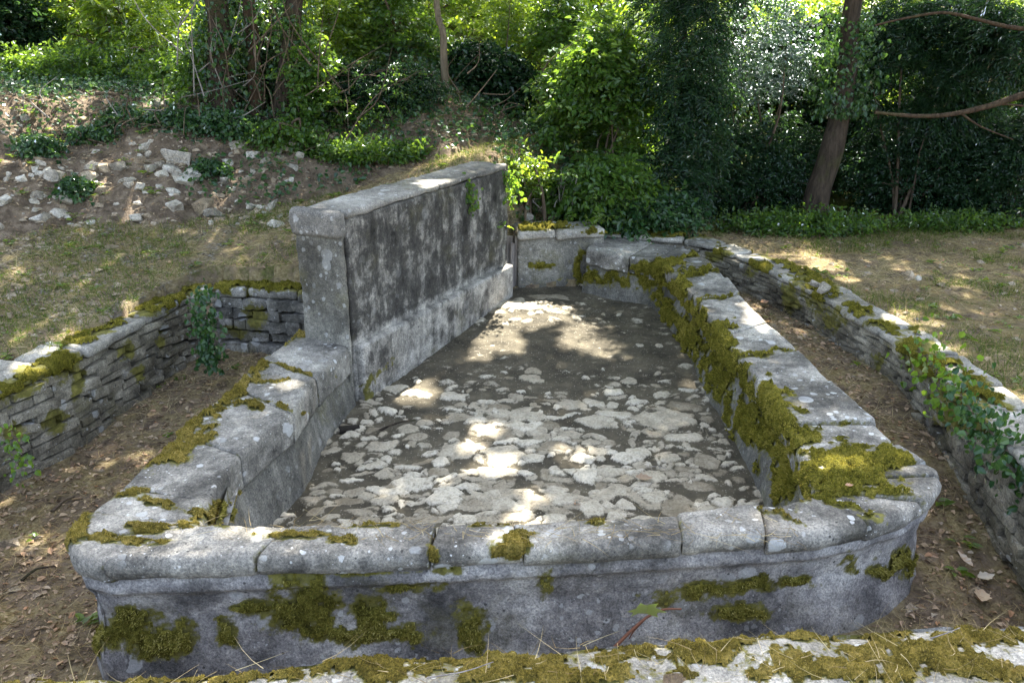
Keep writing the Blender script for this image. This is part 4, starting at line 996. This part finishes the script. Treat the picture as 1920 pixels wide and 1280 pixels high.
def brush(label, u, v, Y, n, s, sx=.5, sz=.45, mat='twig'):
    g = RNG(s); c = at_depth(u, v, Y); parts = []
    for i in range(n):
        a = c+g.normal(0, 1, 3)*[sx*.5, .12, sz*.35]; th = g.normal(1.2, .6)*g.choice([-1, 1]); l = g.uniform(.3, .9)*sz*1.4
        d = np.array([math.cos(th), g.normal(0, .25), abs(math.sin(th))]); e = a+d*l; mid = (a+e)/2+g.normal(0, .06, 3)
        parts.append(tube(curve([a, mid, e], 9), np.linspace(g.uniform(.004, .009), .0015, 9), 5))
    V, Fq = join(parts); b = c.copy(); b[2] = float(gz(c[0], c[1])); o = mesh('dead_brush', V-b, Fq, M[mat]); o.location = Vector(b)
    return tag(o, label, 'dead brush', None, 'stuff')
brush('tangle of dead twigs and vines around the foot of the ivy cluster', 500, 190, 7.2, 34, 281, .7, .8)
brush('bleached dead twigs left of the thick ivy-wrapped trunk', 385, 130, 7.3, 22, 282, .25, .7, 'wood')
brush('dead twigs lying over the dark hollow of the bank', 230, 245, 7.0, 30, 283, .8, .22)
brush('grey dead twigs on the bank below the nettles', 120, 222, 7.2, 26, 284, .7, .2, 'wood')
brush('bare twigs hanging over the dark bank by the young crooked tree', 800, 190, 7.6, 18, 285, .8, .4)
brush('dry brambles behind the sluice', 1030, 372, 6.9, 14, 286, .2, .14, 'wood')

# the far wood, one mass of leaves
g = RNG(300); n = 11000
P = np.stack([g.uniform(-17, 17, n), 12.5+11.5*g.random(n)**1.3, np.zeros(n)], -1); P[:, 2] = gz(P[:, 0], P[:, 1])+(.03+g.random(n)*np.maximum(1.9, 3.3-gz(P[:, 0], P[:, 1])))
Pw = np.stack([np.r_[g.uniform(-13, -6.3, 2200), g.uniform(6.5, 12, 1800)], g.uniform(8, 14, 4000), np.zeros(4000)], -1); Pw[:, 2] = gz(Pw[:, 0], Pw[:, 1])+g.uniform(.03, 2.4, 4000)
P = np.concatenate([P, Pw]); P = P[fbm(P, .7, 3, 301) > .38]; n = len(P)
V, Fq, r = sprays(P, g.normal(0, 1, (n, 3))*[1, 1, .4], np.array([0, 0, 1])+g.normal(0, .4, (n, 3)), .6, 12, .13, .6, g, .3)
tag(mesh('woodland', V, Fq, M['lf_wood'], None, False, {'rnd': r}), 'sunlit leaves of the far wood', 'woodland', kind='stuff')

# canopy: leaves out of view, laid to shade the clearing, shared out among the trees
g = RNG(400); n = 17500
hit = np.stack([g.uniform(-6.0, 6.0, n), 1.2+g.random(n)*9.3, np.full(n, -.1)], -1)
dens = np.where(hit[:, 0] > 1.3, np.interp(hit[:, 1], [1.2, 2.4, 8, 10.5], [.75, 1, .9, .6]), np.interp(hit[:, 1], [1.2, 2.4, 7.2, 8.3, 9.5], [.75, 1, 1, .3, .04]))*np.interp(abs(hit[:, 0]), [4, 6], [1, .6])
hit = hit[g.random(n) < dens]; n = len(hit)
hh = g.uniform(4.3, 8.0, n); C = hit+SUN*((hh+.1)/SUN[2])[:, None]
C += (fbm(C, .5, 2, 401)[:, None]-.5)*.5
V, Fq, r = sprays(C, g.normal(0, 1, (n, 3))*[1, 1, .35], np.array([0, 0, 1])+g.normal(0, .3, (n, 3)), .42*g.uniform(.7, 1.2, n), 9, .115, .6, g, .25)
lc = V.reshape(-1, 6, 3).mean(1); keep = shade_keep(lc, g)
lv = V.reshape(-1, 6, 3)[keep]; lr = r.reshape(-1, 6)[keep]; lc = lc[keep]
tops = np.array([c for _, c in TREES]); own = np.argmin(((lc[:, None, :2]-tops[None, :, :2])**2).sum(-1), 1)
for k, (t, c) in enumerate(TREES):
    sel = own == k; m = int(sel.sum())
    if m == 0: continue
    b = np.arange(m)[:, None]*6; Fq = np.concatenate([b+np.array([[0, 1, 2, 3]]), b+np.array([[0, 3, 4, 5]])], 0)
    mesh('crown', lv[sel].reshape(-1, 3), Fq, M['lf_mid'], t, False, {'rnd': lr[sel].ravel()})

# ------------------------------------------------------------------ ground cover (nobody could count it)
def strips(P, D, ln, wd, g, bend=.5, seg=3):
    """thin bent blades: P base, D direction"""
    n = len(P); D = unit(D); S = unit(np.cross(D, g.normal(0, 1, (n, 3)))); B = unit(g.normal(0, 1, (n, 3)))
    ln = np.broadcast_to(ln, (n,))[:, None]; V = np.empty((n, (seg+1)*2, 3))
    for k in range(seg+1):
        t = k/seg; c = P+D*ln*t+B*ln*bend*t*t*.5; w = wd*(1-.85*t)
        V[:, 2*k] = c-S*w; V[:, 2*k+1] = c+S*w
    b = np.arange(n)[:, None]*((seg+1)*2)
    Fq = np.concatenate([b+np.array([[2*k, 2*k+1, 2*k+3, 2*k+2]]) for k in range(seg)], 0)
    return V.reshape(-1, 3), Fq, (seg+1)*2
def scatter(n, x0, x1, y0, y1, g, where=None):
    p = np.stack([g.uniform(x0, x1, n), g.uniform(y0, y1, n)], -1)
    return p[where(p)] if where else p
def in_trench(p): return inside(p, TRENCH) & ~inside(p, BASIN_O)
def in_lawn(p): return ~inside(p, TRENCH) & ~inside(p, BANKP) & (seg_dist(p, TRENCH, True) > .05)
def in_bank(p): return inside(p, BANKP) & (seg_dist(p, BANK) < 1.6)
def lift(p, dz=0): return np.c_[p, gz(p[:, 0], p[:, 1])+dz]
g = RNG(500)
p = np.concatenate([scatter(40000, -4, 4, 1.9, 6.5, g, in_trench), scatter(9000, -5, 3.5, 5.5, 9, g, in_bank)[:5200], scatter(15000, -5, 5, 3, 8.5, g, in_lawn)[:3000], scatter(2600, -2, .6, 6, 9, g, lambda q: (abs((q-A_W) @ L_W-.55) < .5) & ((q-A_W) @ D_W > .8))])
n = len(p); P = lift(p, .006); N = np.array([0, 0, 1])+g.normal(0, .45, (n, 3)); D = g.normal(0, 1, (n, 3))*[1, 1, .18]
ln = g.gamma(3.0, .005, n)+.008
V, Fq = leaves(P, D, N, ln, g.uniform(.3, .75, n), g, g.uniform(-.1, .25))
tag(mesh('leaf_litter', V, Fq, M['litter'], None, False, {'rnd': np.repeat(np.clip(g.beta(1.6, 2.4, n), 0, 1), 6)}), 'brown dead leaves littering the trench and bank', 'leaf litter', kind='stuff')
p = np.concatenate([scatter(70000, -4.2, 4.2, 1.9, 6.5, g, in_trench), scatter(110000, -5, 5.2, 3, 8.6, g, in_lawn)[:55000], scatter(9000, -5, 3, 5.5, 9, g, in_bank)[:3500]])
n = len(p); P = lift(p, .004); D = g.normal(0, 1, (n, 3))*[1, 1, .22]+[0, 0, .12]
V, Fq, k = strips(P, D, g.uniform(.03, .17, n), .0014, g, .7)
Ps = np.stack([g.uniform(-1.9, 1.9, 700), np.zeros(700), np.zeros(700)], -1); edge = np.interp(Ps[:, 0], SL[:, 0], SL[:, 1]); Ps[:, 1] = edge-.02-g.random(700)*.5; Ps[:, 2] = .022
Pr = at(g.uniform(380, 1500, 260), g.uniform(975, 1015, 260), .012)
P = np.concatenate([P, Ps, Pr]); D = np.concatenate([D, g.normal(0, 1, (960, 3))*[1, 1, .12]+[0, 0, .05]]); n = len(P)
V, Fq, k = strips(P, D, g.uniform(.03, .13, n), .0011, g, .7)
tag(mesh('dry_grass', V, Fq, M['straw'], None, False, {'rnd': np.repeat(np.clip(g.normal(.45, .25, n)+(fbm(P, 1.5, 3, 501)-.5), 0, 1), k)}), 'bleached dry grass stems lying over the ground', 'dry grass', kind='stuff')
p = scatter(170000, -5, 5.2, 2.6, 8.4, g, in_lawn); P = lift(p); fm = fbm(P, 1.9, 4, 502)
P = P[fm > .46+.12*g.random(len(P))][:85000]; n = len(P)
D = np.array([0, 0, 1.])+g.normal(0, .55, (n, 3))
V, Fq, k = strips(P, D, g.uniform(.02, .075, n), .0017, g, .8)
tag(mesh('grass', V, Fq, M['grass'], None, False, {'rnd': np.repeat(np.clip(g.normal(.45, .22, n), 0, 1), k)}), 'short green grass tufts on the terraces', 'grass', kind='stuff')
# small rosette weeds
p = np.concatenate([scatter(900, -5, 5, 2.7, 8.3, g, in_lawn)[:420], scatter(120, -4, 4, 2, 6, g, in_trench)[:28], scatter(700, -5, 0, 5.5, 8, g, in_bank)[:200]]); n = len(p); P = lift(p, .01)
C = np.repeat(P, 6, 0)+g.normal(0, .018, (n*6, 3))*[1, 1, .3]; th = g.uniform(0, 6.28, n*6)
V, Fq = leaves(C, np.stack([np.cos(th), np.sin(th), .35+0*th], -1), np.array([0, 0, 1])+g.normal(0, .25, (n*6, 3)), .042*np.repeat(g.uniform(.5, 1.4, n), 6), .5, g)
tag(mesh('weeds', V, Fq, M['lf_lit'], None, False, {'rnd': np.repeat(g.random(n*6), 6)}), 'small green weed rosettes dotted over the ground', 'weeds', kind='stuff')
# ivy ground cover on the dark bank and on the slope behind the sluice
q = scatter(60000, -5.5, 1.6, 6.4, 10.5, g, lambda q: inside(q, BANKP) | ((q[:, 0] > -.15) & (q[:, 0] < 1.5) & (q[:, 1] > 6.62) & (q[:, 1] < 9.5))); P = lift(q, .02); d = seg_dist(q, BANK)
cov = sstep(-2.1, -1.2, P[:, 0])+sstep(-.2, .1, P[:, 0])*.4+sstep(.9, 1.5, d)*1.0+sstep(.55, .68, fbm(P, 2.1, 3, 503))*.7; P = P[g.random(len(P)) < cov*.8][:24000]; n = len(P)
P = P+np.abs(g.normal(0, .05, (n, 1)))*[0, -.5, 1]
V, Fq = leaves(P, g.normal(0, 1, (n, 3))*[1, .7, .5], np.array([0, -.5, .9])+g.normal(0, .45, (n, 3)), .036*g.uniform(.6, 1.4, n), .8, g)
tag(mesh('ivy_ground_cover', V, Fq, M['lf_ivy'], None, False, {'rnd': np.repeat(g.random(n), 6)}), 'dark ivy carpeting the bank', 'ground cover', kind='stuff')
p = np.concatenate([scatter(9000, -5, -.9, 3.2, 6.6, g, lambda q: in_lawn(q) & (fbm(np.c_[q, 0*q[:, 0]], 1.3, 3, 504) > .50))[:1100], scatter(3000, -5, 0, 5.7, 7.6, g, in_bank)[:900], scatter(2500, 1, 5, 3, 7, g, in_lawn)[:260], scatter(2500, -4, 4, 2, 6.4, g, in_trench)[:160]])
parts = []
for P in lift(p, .002):
    r = abs(g.normal(0, .012))+.007; v = unit(np.array([[1, 0, 0], [-.5, .87, 0], [-.5, -.87, 0], [0, 0, 1], [.4, .5, .6], [-.6, .1, .5]])+g.normal(0, .25, (6, 3)))*r*[1.2, 1, .7]
    parts.append((P+v, np.array([[0, 4, 3, 2], [0, 1, 5, 4], [4, 5, 3, 3], [1, 2, 5, 5], [2, 3, 5, 5]])))
V, Fq = join(parts); Fq = np.concatenate([Fq[Fq[:, 2] != Fq[:, 3]][:, [0, 1, 2]], Fq[Fq[:, 2] != Fq[:, 3]][:, [0, 2, 3]], Fq[Fq[:, 2] == Fq[:, 3]][:, :3]])
tag(mesh('gravel', V, Fq, M['rock2'], None, False), 'small pale stone chips on the ground', 'gravel', kind='stuff')

# ------------------------------------------------------------------ rubble on the bank, every stone by itself
ROCKS = [(107,322,36,26,'large tan rounded boulder half buried in the bank'),(122,365,30,26,'angular pale grey-white stone below the tan boulder'),(110,392,22,22,'grey rounded stone under the angular white one'),(78,405,28,18,'pale flat stone near the bottom of the bank'),
    (170,324,26,18,'white wedge stone right of the tan boulder'),(192,348,26,24,'pinkish tan block under the white wedge stone'),(220,305,24,26,'pale upright oval stone at mid bank'),(198,308,28,20,'curved pale stone beside the upright oval one'),(170,308,20,15,'small tan stone left of the curved pale one'),
    (245,336,18,16,'pale stone with a twin below it at mid bank'),(243,342,20,12,'lower twin pale stone at mid bank'),(283,308,28,24,'bright curved stone below the dark hollow'),(262,297,30,14,'long tan stone beside the dark hollow'),(300,304,22,16,'pale stone tucked right of the bright curved stone'),(335,290,44,20,'block of pale rubble under the trailing ivy'),
    (325,312,30,22,'tan lump in the rubble heap'),(345,330,34,24,'rounded block low in the rubble heap'),(325,352,26,20,'white triangular stone at the foot of the heap'),(330,380,30,24,'pale oval stone at the edge of the grass'),(380,378,46,22,'broken pale slab at the edge of the grass'),(365,330,30,14,'grey flat stone leaning on the heap'),
    (395,313,26,14,'pale stone right of the rubble heap'),(430,300,22,20,'tan stone below the thick ivy-wrapped trunk'),(450,265,30,20,'pale ledge stone exposed under the trunks'),(500,295,20,18,'tan stone beneath the bramble clump'),(300,188,26,12,'pinkish stone on top of the bank by the nettles'),(258,402,22,18,'pale rounded stone on the grass edge'),
    (8,370,22,24,'pale block cut by the left side of the view'),(45,333,18,14,'pale round stone left of the tan boulder'),(60,325,12,10,'small cream stone beside the round one'),(262,345,14,16,'upright cream stone at mid bank'),(272,270,22,14,'reddish stone in the dark hollow'),(140,332,12,18,'narrow white upright stone right of the boulder'),
    (155,220,14,10,'whitish stone in the sun near the bank top'),(48,218,22,10,'flat whitish stone near the upper left mossy edge'),(400,395,30,8,'flat pale stone lying on the grass'),(545,265,26,20,'tan stone of the collapsed wall under the ivy bush'),(575,255,24,24,'buff block of the collapsed wall under the ivy bush'),(560,285,20,14,'buff stone at the foot of the collapsed wall')]
rg = RNG(600); protos = []
for k in range(18):
    V, Fc, _ = rbox(1, rg.uniform(.5, 1), rg.uniform(.4, .8), .06, .1)
    for j in range(10):                                   # chop facets
        nrm = unit(rg.normal(0, 1, 3)); dd = rg.uniform(.22, .44); e = V @ nrm-dd; V = V-np.clip(e, 0, None)[:, None]*nrm*.97
    V = roughen(V, Fc, .022, 3.0, 700+k, .008)
    me_o = mesh('rock', V, Fc, M['rock' if k % 3 else 'rock2'], None, k % 2 == 0); protos.append(me_o.data); bpy.data.objects.remove(me_o)
def rock(p, size, label, group=None, k=None, mat=None):
    o = bpy.data.objects.new('rock', protos[int(rg.integers(18)) if k is None else k]); COL.objects.link(o)
    o.location = [float(c) for c in p]; o.rotation_euler = (rg.uniform(-.4, .4), rg.uniform(-.4, .4), rg.uniform(0, 6.28))
    o.scale = [float(size*c) for c in (1, rg.uniform(.8, 1.1), rg.uniform(.75, 1.05))]
    return tag(o, label, 'rock', group, 'thing')
for u, v, w, h, lab in ROCKS:
    p = ray_ground(u, v+h*.35); d = p[1]*CP+(EYE-p[2])*SP
    rock(p-np.array([0, 0, .04*w/FPX*d]), 1.3*max(w, h*1.1)/FPX*d, lab, 'rubble on the bank')
for i in range(200):
    u, v = rg.uniform(0, 560), rg.uniform(225, 425)
    if v < 215+.12*abs(u-100) or rg.random() < .35*(v < 280): v = rg.uniform(300, 415)
    p = ray_ground(u, v); d = p[1]*CP+(EYE-p[2])*SP; w = rg.gamma(2.0, 4.2)+4
    rock(p-np.array([0, 0, .12*w/FPX*d]), 1.25*w/FPX*d, 'small pale rubble stone lying loose on the dark bank', 'loose small rubble')
for u, v, w, lab in [(22,590,16,'smooth round pale stone alone on the left grass'),(1545,545,22,'pale upright stone set on the mossy right-hand wall'),(1528,536,18,'grey stone leaning beside the pale upright one'),(1700,515,22,'pale lump of stone on the dry lawn'),(1720,520,16,'smaller stone against the lump on the dry lawn'),
    (1010,385,40,'grey block in the broken steps behind the sluice'),(990,405,30,'dark wet stone beside the sluice'),(1040,408,44,'flat stone of the broken steps behind the end wall'),(975,350,30,'stone at the tall wall end half hidden by weeds'),(1070,418,30,'cream stone behind the end wall cap'),(135,620,0,'')]:
    if w == 0: continue
    p = ray_ground(u, v+w*.3)
    if u in (1545, 1528): p = at(u, v, .05)
    d = p[1]*CP+(EYE-p[2])*SP
    rock(p+np.array([0, 0, .2*w/FPX*d]), 1.25*w/FPX*d, lab)

# ------------------------------------------------------------------ small single things
def stick(label, pts, r, mat='twig', name='stick', cat='stick', s=0):
    V, Fq = tube(curve(pts, 14), np.linspace(r, r*.5, 14), 7, r*.25, s)
    c = V.mean(0); o = mesh(name, V-c, Fq, M[mat]); o.location = Vector(c); return tag(o, label, cat, None, 'thing')
def on_ground(u, v, dz=.01):
    p = ray_ground(u, v); return p+np.array([0, 0, dz])
def on_floor(u, v, dz=.012):
    p = at(u, v, -.4); 
    for _ in range(4): p = at(u, v, float(floor_z(p[0], p[1]))+dz)
    return p
stick('grey stick lying in the litter of the left trench', [on_ground(98, 962), on_ground(120, 946, .02), on_ground(142, 934, .015)], .008, s=1)
stick('thin twig curving over the basin floor', [on_floor(712, 806), on_floor(745, 793), on_floor(785, 786)], .007, 'barkd', 'twig', 'twig', 2)
stick('short black stub of pipe at the foot of the tall wall', [on_floor(636, 806, .03), on_floor(655, 803, .03), on_floor(674, 800, .03)], .022, 'core', 'pipe_stub', 'pipe', 3)
stick('dark bent twig in the lower left trench', [on_ground(40, 1092), on_ground(70, 1078, .03), on_ground(105, 1064)], .007, 'barkd', 'twig', 'twig', 4)
stick('fallen brown branch on top of the bank beside the nettles', [on_ground(180, 186, .05), on_ground(215, 190, .06), on_ground(250, 196, .04)], .016, 'twig', 'branch', 'branch', 5)
stick('straw stalk lying across the mossy terrace edge', [at(800, 1270, .03), at(870, 1258, .035), at(925, 1240, .03)], .0025, 'wood', 'stalk', 'stalk', 6)
stick('pale stalk on the right end of the terrace edge', [at(1745, 1196, .03), at(1775, 1186, .035), at(1800, 1176, .03)], .0025, 'wood', 'stalk', 'stalk', 7)
stick('thin dry stem on the basin floor near the right wall', [on_floor(1187, 880), on_floor(1225, 874), on_floor(1270, 882)], .003, 'wood', 'stalk', 'stalk', 8)
def dead_leaf(label, p, ln, wd, ci, yaw, tilt=.2, s=0):
    g = RNG(s+800); n = 14; t = np.linspace(0, 1, n); w = wd*ln*np.sin(np.pi*np.clip(t, .02, .98)**.8)*(1+.18*np.sin(t*22))
    V = np.stack([np.stack([t*ln-ln/2, k*w/2, .12*ln*(t-.5)**2*4*(1 if tilt > 0 else -1)+abs(k)*w*.3], -1) for k in (-1, -.5, 0, .5, 1)], 1).reshape(-1, 3)
    c, s_ = math.cos(yaw), math.sin(yaw); V = V @ np.array([[c, s_, 0], [-s_, c, 0], [0, 0, 1]])
    o = mesh('fallen_leaf', V, grid_faces(n, 5), M['litter'], None, True, {'rnd': np.full(len(V), ci)+g.normal(0, .04, len(V))})
    o.location = Vector([float(a) for a in p]); o.rotation_euler = (tilt, tilt*.5, 0)
    return tag(o, label, 'leaf', None, 'thing')
dead_leaf('long brown leaf hanging in the ivy at the corner of the left walls', at_depth(388, 580, 4.72), .10, .4, .3, 1.4, 1.2, 1)
dead_leaf('curled white-backed leaf on the dark soil at right', on_ground(1845, 1092, .025), .085, .5, 1.0, .3, .2, 2)
dead_leaf('broad tan leaf on the soil below the white-backed one', on_ground(1838, 1126, .02), .075, .8, .62, 1.1, .15, 3)
dead_leaf('orange leaf resting on the mossy right corner', at(1592, 910, .035), .035, .5, .8, .2, .2, 4)
dead_leaf('curled brown leaf on the basin paving', on_floor(1207, 897, .03), .085, .5, .4, .1, .25, 5)
dead_leaf('round yellow-brown leaf near the front of the basin floor', on_floor(1084, 944, .02), .04, .8, .75, .5, .1, 6)
dead_leaf('rusty leaf in the right trench by the dry-stone wall', on_ground(1432, 577, .04), .07, .6, .8, .4, .3, 7)
dead_leaf('grey curled leaf at the foot of the right corner', on_ground(1805, 1060, .03), .08, .45, .95, 2.0, .3, 8)
dead_leaf('brown leaf beside the mossy corner on the trench floor', on_ground(1730, 824, .03), .06, .5, .3, 2.6, .3, 9)

# ivy hanging on the walls
def ivy(label, pts, n, s, spread=.1, mat='lf_ivy', size=.034):
    g = RNG(s); C = curve(pts, 60); b = C[-1]; t = thing('ivy', label, 'ivy', b)
    parts = []
    for k in range(3):
        parts.append(tube(C[::4]+g.normal(0, spread*.15, (15, 3))*[1, .4, 1], np.linspace(.0025, .001, 15), 5))
    V, Fq = join(parts); mesh('stem', V, Fq, M['twig'], t)
    i = g.integers(0, 60, n); P = C[i]+g.normal(0, spread, (n, 3))*[1, .5, 1]; P[:, 1] -= .02
    V, Fq = leaves(P, np.array([0, -.2, -.8])+g.normal(0, .55, (n, 3)), np.array([0, -.8, .6])+g.normal(0, .4, (n, 3)), size*g.uniform(.5, 1.3, n), .85, g)
    mesh('leaves', V, Fq, M[mat], t, False, {'rnd': np.repeat(g.random(n), 6)}); return t
ivy('dark ivy hanging down the corner of the left retaining walls', [at_depth(385, 545, 4.78), at_depth(385, 600, 4.72), at_depth(392, 650, 4.7), at_depth(400, 672, 4.68)], 360, 901, .045)
ivy('bright ivy spilling over the near end of the right-hand wall', [at(1800, 740, .03), at_depth(1840, 790, 3.25), at_depth(1890, 840, 3.1), at_depth(1930, 900, 2.95)], 430, 902, .06, 'lf_ivy', .034)
ivy('ivy sprigs on the mossy top of the right-hand wall', [at(1720, 655, .05), at_depth(1750, 690, 3.8), at_depth(1790, 750, 3.55)], 150, 903, .07, 'lf_mid', .035)
ivy('creeper trailing down the face of the tall wall', [at_depth(875, 340, 5.68), at_depth(880, 365, 5.68), at_depth(887, 390, 5.68)], 110, 904, .03, 'lf_mid', .03)
ivy('creeper on the far corner of the tall wall', [at_depth(950, 310, 6.2), at_depth(955, 340, 6.2), at_depth(955, 370, 6.2)], 140, 905, .045, 'lf_mid', .035)
ivy('ivy at the base of the left dry-stone wall by the frame edge', [at_depth(20, 810, 3.35), at_depth(40, 840, 3.3), at_depth(30, 880, 3.2)], 60, 906, .04, 'lf_mid', .028)
S('small bright plant growing on the sluice pier', 928,408,6.14,.045,.06,.04,16,'herb','lf_lit',907, stem=False, name='plant', cat='plant')
S('pale sunlit plant on the end wall cap', 1112,408,6.6,.06,.06,.05,18,'herb','lf_lit',908, stem=False, name='plant', cat='plant')
# vine shoot against the front wall
b = at_depth(1180, 1196, 2.36); t = thing('vine_shoot', 'red-stemmed vine shoot with one lobed leaf against the front wall', 'vine', b)
V, Fq = tube(curve([at_depth(1150, 1215, 2.30), at_depth(1185, 1180, 2.33), at_depth(1215, 1155, 2.35), at_depth(1245, 1142, 2.35), at_depth(1278, 1141, 2.34)], 20), np.linspace(.0065, .003, 20), 7)
red = NT('red_stem').finish((.14, .06, .035), .6); mesh('stem', V, Fq, red, t)
V, Fq = tube(curve([at_depth(1212, 1157, 2.35), at_depth(1190, 1180, 2.36), at_depth(1180, 1196, 2.37)], 8), np.linspace(.004, .002, 8), 6); mesh('stem', V, Fq, red, t)
c = at_depth(1212, 1145, 2.33); lob = np.array([(0, 0), (.018, .012), (.034, .006), (.030, .022), (.046, .034), (.026, .036), (.018, .052), (.006, .038), (-.016, .050), (-.014, .032), (-.036, .026), (-.018, .014), (-.022, -.002)])*1.9
V = np.array([c+np.array([-x_*.9+.0, -.012*abs(x_)/.03-y_*.35, y_*.8-.01]) for x_, y_ in lob]+[c+np.array([0, -.02, .035])])
mesh('leaf', V, np.array([[i, (i+1) % 13, 13] for i in range(13)]), M['lf_lit'], t, False, {'rnd': np.full(14, .3)})
